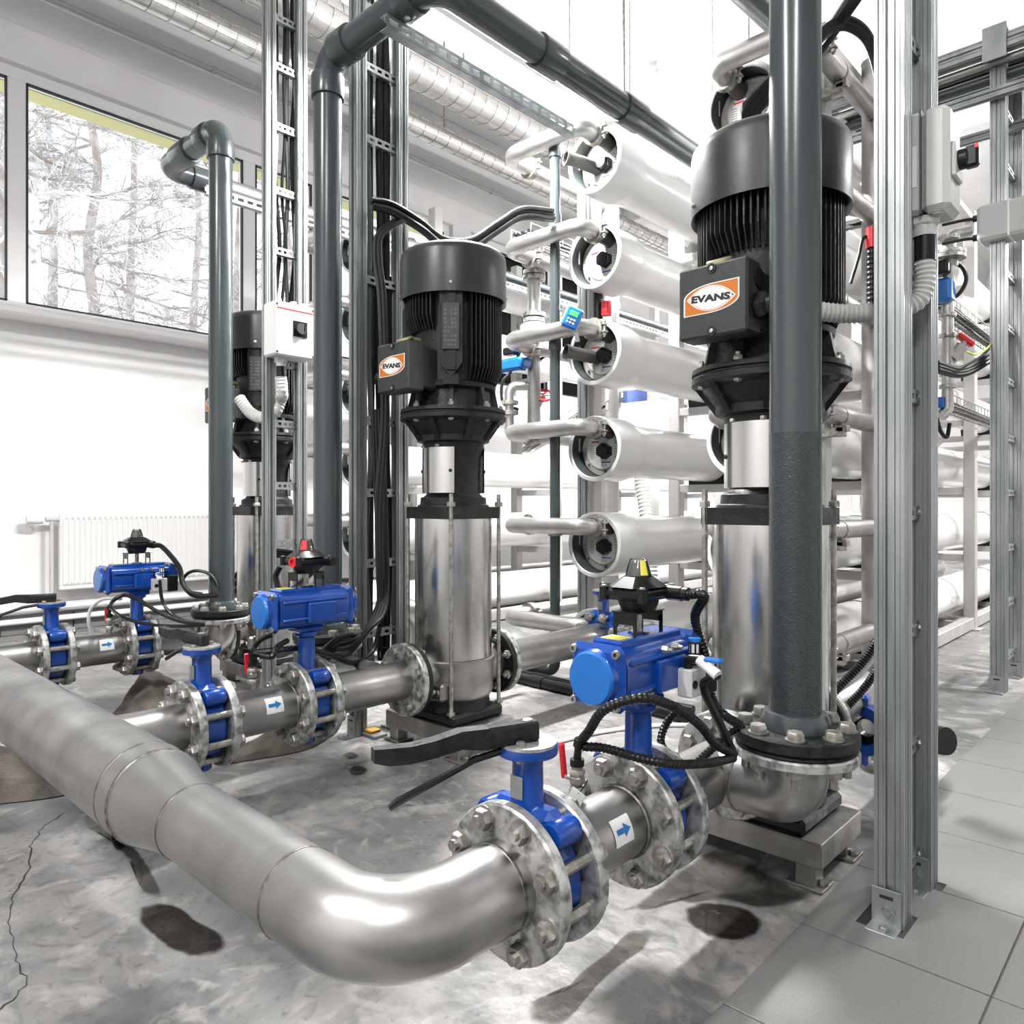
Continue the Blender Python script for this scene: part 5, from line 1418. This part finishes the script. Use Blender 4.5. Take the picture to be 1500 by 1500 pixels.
# ================================================================= INSTRUMENTS
def instr_column(px, top, D, lab, s=1.0, blue_y=520, wheel=None, mirror=1):
    t = thing('instrument_piping', lab, 'piping', W(px, 740, d=D), 'small bore instrument piping')
    def w(x, y): return W(x, y, d=D)
    k = D/F
    m = MB()
    m.tube([w(px, top), w(px, 640)], 10*k, 14)
    m.tube(fillet([w(px, 480+85), w(px-36, 480+85), w(px-36, 635)], 12*k, 5), 7*k, 12)
    m.build('pipe', M_ub, t, world=True)
    for y, r in ((top, 16), (top+8, 17), (top+62, 17), (top+70, 16)):
        q = MB(); q.lathe([(0, -3*k), (r*k, -3*k), (r*k, 3*k), (0, 3*k)], 20, w(px, y), (0, 0, 1)); q.build('flange', M_galv, t, world=True)
    q = MB(); q.lathe([(8*k, -25*k), (20*k, -18*k), (20*k, 18*k), (8*k, 25*k)], 20, w(px, top+95), (0, 0, 1)); q.build('meter_body', M_grey, t, world=True)
    for y in (590, 605): q = MB(); q.lathe([(0, -3*k), (12*k, -3*k), (12*k, 3*k), (0, 3*k)], 16, w(px-36, y), (0, 0, 1)); q.hexa(w(px-28, y), (1, 0, 0), 4*k, 5*k); q.build('union', M_bolt, t, world=True)
    return t, w, k
t_, w_, k_ = instr_column(782, 400, 4.7, 'thin steel instrument piping with flow meter left of the slim dark pipe')
m = MB(); c = w_(752, 535); m.box(c, (.20, .085, .085), .02); m.cyl(c+Vector((-.12, 0, 0)), c+Vector((.12, 0, 0)), .035, n=18); m.build('blue_actuator', M_blue2, t_, world=True)
m = MB(); m.box(w_(748, 515), (.09, .07, .05), .01); m.build('switch_box', M_blk, t_, world=True)
def wheel(parent, c, ax, r):
    T = Matrix.Translation(c) @ frame_to(ax); m = MB()
    m.tube([T @ Vector((r*math.cos(2*PI*k/24)*(1+.05*math.cos(8*2*PI*k/24)), r*math.sin(2*PI*k/24)*(1+.05*math.cos(8*2*PI*k/24)), 0)) for k in range(25)], r*.16, 8, False)
    for k in range(5): m.cyl(T @ Vector((0, 0, 0)), T @ Vector((r*math.cos(k*2*PI/5), r*math.sin(k*2*PI/5), 0)), r*.10, n=6)
    m.lathe([(0, -r*.2), (r*.25, -r*.2), (r*.25, r*.2), (0, r*.2)], 12, c, ax); m.build('handwheel', M_red, parent, world=True)
wheel(t_, w_(797, 579), (.55, -.6, .6), .048)
m = MB().cyl(w_(786, 600), w_(796, 581), .016, n=10); m.build('stem', M_bolt, t_, world=True)
cable('thin black lead from the blue actuator behind the middle pump', [w_(762, 515), w_(748, 545), w_(736, 560), w_(737, 590), w_(760, 600)], .010, M_cable, False, 'instrument leads')
cable('thin black lead beside the slim dark pipe', [w_(802, 520), w_(790, 530), w_(788, 560), w_(789, 590)], .009, M_cable, False, 'instrument leads')
for i, vy in enumerate((640, 672, 940)):
    pass
# handheld style controller
ct = thing('flow_controller', 'small blue flow controller with a green display above the third vessel', 'controller', W(838, 466, d=4.0))
T = Matrix.Rotation(YAW, 4, 'Z') @ Matrix.Rotation(.42, 4, 'Y')
MB(T).box((0, 0, 0), (.088, .03, .115), .010).build('case', M_blue2, ct)
MB(T).box((0, .01, -.0), (.098, .02, .125), .010).build('back_case', M_grey, ct)
MB(T).box((0, -.0165, .022), (.050, .004, .030), .001).build('display', M_lcd, ct)
for i in range(3):
    for j in range(2): MB(T).box((-.018+.018*i, -.0165, -.012-.018*j), (.012, .005, .011), .002).build('button', M_grey, ct)
MB().cyl((0, .02, -.02), (0, .05, -.12), .012, n=10).build('stalk', M_grey, ct)
# right-hand instrument column
t2 = thing('instrument_piping', 'small steel instrument piping with blue actuator right of the front ladder', 'piping', W(1385, 500, d=4.5), 'small bore instrument piping')
D2 = 4.5; S = 1.32; w2_ = lambda x, y: W(x, y, d=D2)
m = MB(); m.tube(fillet([w2_(1420, 338), w2_(1392, 345), w2_(1388, 440), w2_(1388, 480), w2_(1388, 600), w2_(1378, 610)], .04, 5), .034, 16); m.build('pipe', M_ub, t2, world=True)
for y, r in ((350, .05), (372, .075), (378, .075), (462, .036), (492, .036), (548, .036), (566, .036)):
    q = MB(); q.lathe([(0, -.011), (r*S, -.011), (r*S, .011), (0, .011)], 20, w2_(1388, y), (0, 0, 1)); q.build('flange', M_galv, t2, world=True)
m = MB(); m.box(w2_(1374, 395), (0.132, 0.106, 0.079), .012); m.build('switch_box', M_blk, t2, world=True)
m = MB(); m.box(w2_(1379, 428), (0.132, 0.132, 0.145), .018); m.build('blue_actuator', M_blue2, t2, world=True)
m = MB(); m.box(w2_(1394, 386), (0.066, 0.040, 0.040), .006); m.build('plug', M_white, t2, world=True)
MB().box(w2_(1390, 560), (0.011, 0.016, 0.119), .003).build('blue_lever', M_blue2, t2, world=True)
m = MB(); c = w2_(1414, 498); m.cyl(w2_(1392, 526), w2_(1408, 508), .040, n=16); m.cyl(w2_(1408, 508), c, .018, n=10); m.build('angle_valve', M_ub, t2, world=True)
MB(Matrix.Translation(c) @ Matrix.Rotation(YAW, 4, 'Z') @ Matrix.Rotation(.62, 4, 'Y')).box((0, 0, 0), (0.112, 0.040, 0.037), .008).build('red_handle', M_red, t2, world=False).location = -Vector(t2.location)
MB().box(w2_(1374, 590), (0.066, 0.040, 0.066), .006).build('blue_cap', M_blue2, t2, world=True)
cable('black lead arching from the right instrument plug', [w2_(1398, 386), w2_(1410, 392), w2_(1415, 410), w2_(1405, 430), w2_(1385, 441), w2_(1366, 446)], .013, M_cable, False, 'leads at the right')
cable('small black lead hanging below the right instrument piping', [w2_(1372, 612), w2_(1378, 632), w2_(1387, 640), w2_(1391, 620)], .012, M_cable, False, 'leads at the right')
for i in range(3):
    cable('thick black cable swagging to the far right ladder, %s' % ('upper', 'middle', 'lower')[i], [W(1372, 532+5*i, d=3.8), W(1405, 541+4*i, d=3.9), W(1435, 527+5*i, d=4.0), W(1458, 503+7*i, d=4.15), W(1470, 470, d=4.3)], .018, M_cable, False, 'cable swag at the right')
cable('green and yellow earth wire above the right cable swag', [W(1415, 515, d=3.8), W(1430, 519, d=3.85), W(1448, 508, d=3.95), W(1462, 485, d=4.1), W(1468, 455, d=4.2)], .005, M_yell, False, 'earth wire')
# red valve handle tops by the ladder
rv = thing('hose_coupling', 'red topped black hose coupling left of the front ladder', 'coupling', W(1279, 345, d=2.9))
MB().cyl((0, 0, -.05), (0, 0, .03), .028, n=16).build('red_cap', M_red, rv)
m = MB(); corrugated(m, [Vector((0, 0, -.05)), Vector((0, 0, -.30))], .026, .02, .12, 14); m.build('black_body', M_blk, rv)
cable('thin black lead from the red hose coupling', [W(1277, 345, d=2.9), W(1264, 350, d=2.9), W(1258, 375, d=2.9), W(1246, 415, d=2.9)], .007, M_cable, False, 'leads at the right')
rv2 = thing('hose_coupling', 'red and black fitting above the third centre vessel', 'coupling', W(888, 447, d=4.3))
MB().cyl((0, 0, -.06), (0, 0, .02), .03, n=14).build('red_cap', M_red, rv2)
MB().cyl((-.06, 0, -.12), (-.06, 0, .16), .03, n=12).build('black_body', M_blk, rv2)
tag(MB(Matrix.Rotation(0, 4, 'Z')).box(W(930, 580, d=5.2), (.20, .004, .085)).build('sign', mat('faded_blue_sign', (.10, .15, .40), .5)), 'small blue sign between the third and fourth centre vessels', 'sign')
# blue hand valve behind on the right and hose stub
bv = thing('ball_valve', 'blue valve low behind the front ladder with a black hose stub', 'valve', W(1266, 1068, d=2.55))
m = MB(); m.lathe([(.05, -.03), (.085, -.03), (.085, .03), (.05, .03)], 28, (0, 0, 0), (0, 1, 0), close=True); m.box((0, 0, .09), (.035, .05, .06), .01); m.box((0, 0, -.10), (.035, .05, .05), .01); m.build('body', M_blue, bv)
MB().lathe([(.03, .02), (.078, .02), (.078, .06), (.03, .06)], 28, (0, 0, 0), (0, 1, 0), close=True).build('gasket', M_blk, bv)
hb = MB(); corrugated(hb, [W(1340, 1078, d=2.45), W(1388, 1086, d=2.33)], .045, .016, .10, 20); tag(hb.build('hose_stub', M_blk), 'short black ribbed hose end poking out right of the front ladder', 'hose')
# pale corrugated hose hanging behind centre vessels
m = MB(); corrugated(m, spline([W(930, 640, d=5.6), W(938, 700, d=5.6), W(948, 770, d=5.5), W(955, 860, d=5.4), W(962, 960, d=5.3)], 8), .05, .03, .10, 14)
tag(m.build('corrugated_hose', M_conduit), 'pale corrugated hose hanging behind the centre vessel stack', 'hose')
# lever valve behind the middle pump
v4 = copy_tree(vA); v4.location = (-2.30, 3.15, ZP); v4['label'] = 'blue hand lever valve half hidden behind the middle pump'
for o in list(v4.children):
    if o.name.startswith(('paper_tag', 'tie')): bpy.data.objects.remove(o)
    elif o.name.startswith(('hand_lever', 'latch')): o.rotation_euler.z = PI*.95-1.22
# slotted floor strut between the struts behind the middle valve
s = MB(); slotted(s, (-3.30, 2.05, .33), (-2.72, 2.05, .33), .05, .04, .05, side=(0, -1, 0)); tag(s.build('slotted_strut', M_strut), 'short slotted strut low between the two left ladders', 'strut', 'slotted struts near the floor')
s = MB(); slotted(s, (-2.66, 2.05, .22), (-2.66, 2.9, .22), .05, .04, .05); tag(s.build('slotted_strut', M_strut), 'short slotted strut low behind the middle pump inlet', 'strut', 'slotted struts near the floor')

# ================================================================= CLOTHS ON THE FLOOR
def cloth(label, outline, hfun, mtl, n=46):
    """lumpy felt sheet: a grid inside an outline on the floor with a height function"""
    P = [W(x, y, z=0) for x, y in outline]
    # ruled surface between two long edges
    half = len(P)//2
    A = spline(P[:half], 12); Bq = spline(list(reversed(P[half:])), 12)
    vs = []; fs = []; m_ = 20; L = n
    def at(Q, t): 
        f = t*(len(Q)-1); i = min(int(f), len(Q)-2); return Q[i].lerp(Q[i+1], f-i)
    for i in range(L+1):
        a = at(A, i/L); b = at(Bq, i/L)
        for j in range(m_+1):
            v = j/m_; p = a.lerp(b, v); e = min(1, min(v, 1-v)*6)*min(1, min(i/L, 1-i/L)*9+.15)
            h = hfun(i/L, v)*e+.004
            vs.append((p.x, p.y, max(.003, h)))
    for i in range(L):
        for j in range(m_):
            k = i*(m_+1)+j; fs.append((k, k+m_+1, k+m_+2, k+1))
    mb = MB(); mb.add(vs, fs); o = mb.build('floor_cloth', mtl, ang=180)
    if sum(p.normal.z for p in o.data.polygons) < 0: o.data.flip_normals()
    return tag(o, label, 'cloth', 'wet felt cloths on the floor')
from mathutils import noise as mn
cloth('folded brown felt cloth lying under the header at the left', [(-60, 1108), (60, 1105), (140, 1095), (240, 1085), (300, 1085), (300, 1120), (240, 1130), (130, 1158), (60, 1172), (-60, 1185)], lambda u, v: .045+.035*math.sin(v*15+u*2.5)+.03*mn.noise(Vector((u*7, v*5, 0))), M_cloth)
cloth('humped brown felt cloth rising between the header and the middle line', [(165, 1046), (190, 1020), (215, 1000), (255, 1000), (290, 1020), (300, 1060), (262, 1066), (230, 1068), (195, 1068), (165, 1066)], lambda u, v: .16*math.sin(PI*min(1, max(0, u*1.15-.05)))**1.3*(.75+.25*math.sin(v*9+1.5*u))*math.sin(PI*min(1, v*.9+.08))+.02*mn.noise(Vector((u*8, v*5, 1))), M_cloth)
cloth('brown felt cloth flap curling under the middle valve pair', [(330, 1096), (375, 1090), (415, 1080), (450, 1066), (492, 1064), (486, 1078), (462, 1094), (430, 1104), (385, 1112), (330, 1120)], lambda u, v: .05*math.sin(PI*u)**1.2*(.6+.4*math.sin(v*7))+.07*math.exp(-((u-.45)/.12)**2)*math.sin(PI*v), M_cloth)
# wooden wedge and bright rubber under the middle pump frame
wd = thing('shim_block', 'orange rubber shim beside the left foot of the middle pump frame', 'shim', W(548, 1078, z=0))
wd.location.z = 0
MB().box((0, 0, .008), (.10, .07, .014), .002).build('plate', M_strut, wd); MB().box((-.01, .0, .022), (.05, .05, .014), .003).build('rubber', M_rust, wd)

cable('thin white hose lying on the floor behind the nearest valve', [W(700, 1108, z=.01), W(807, 1088, z=.01), W(870, 1074, z=.01), W(940, 1064, z=.01), W(1010, 1062, z=.01), W(1060, 1068, z=.01)], .009, M_white, False, 'hose on the floor')
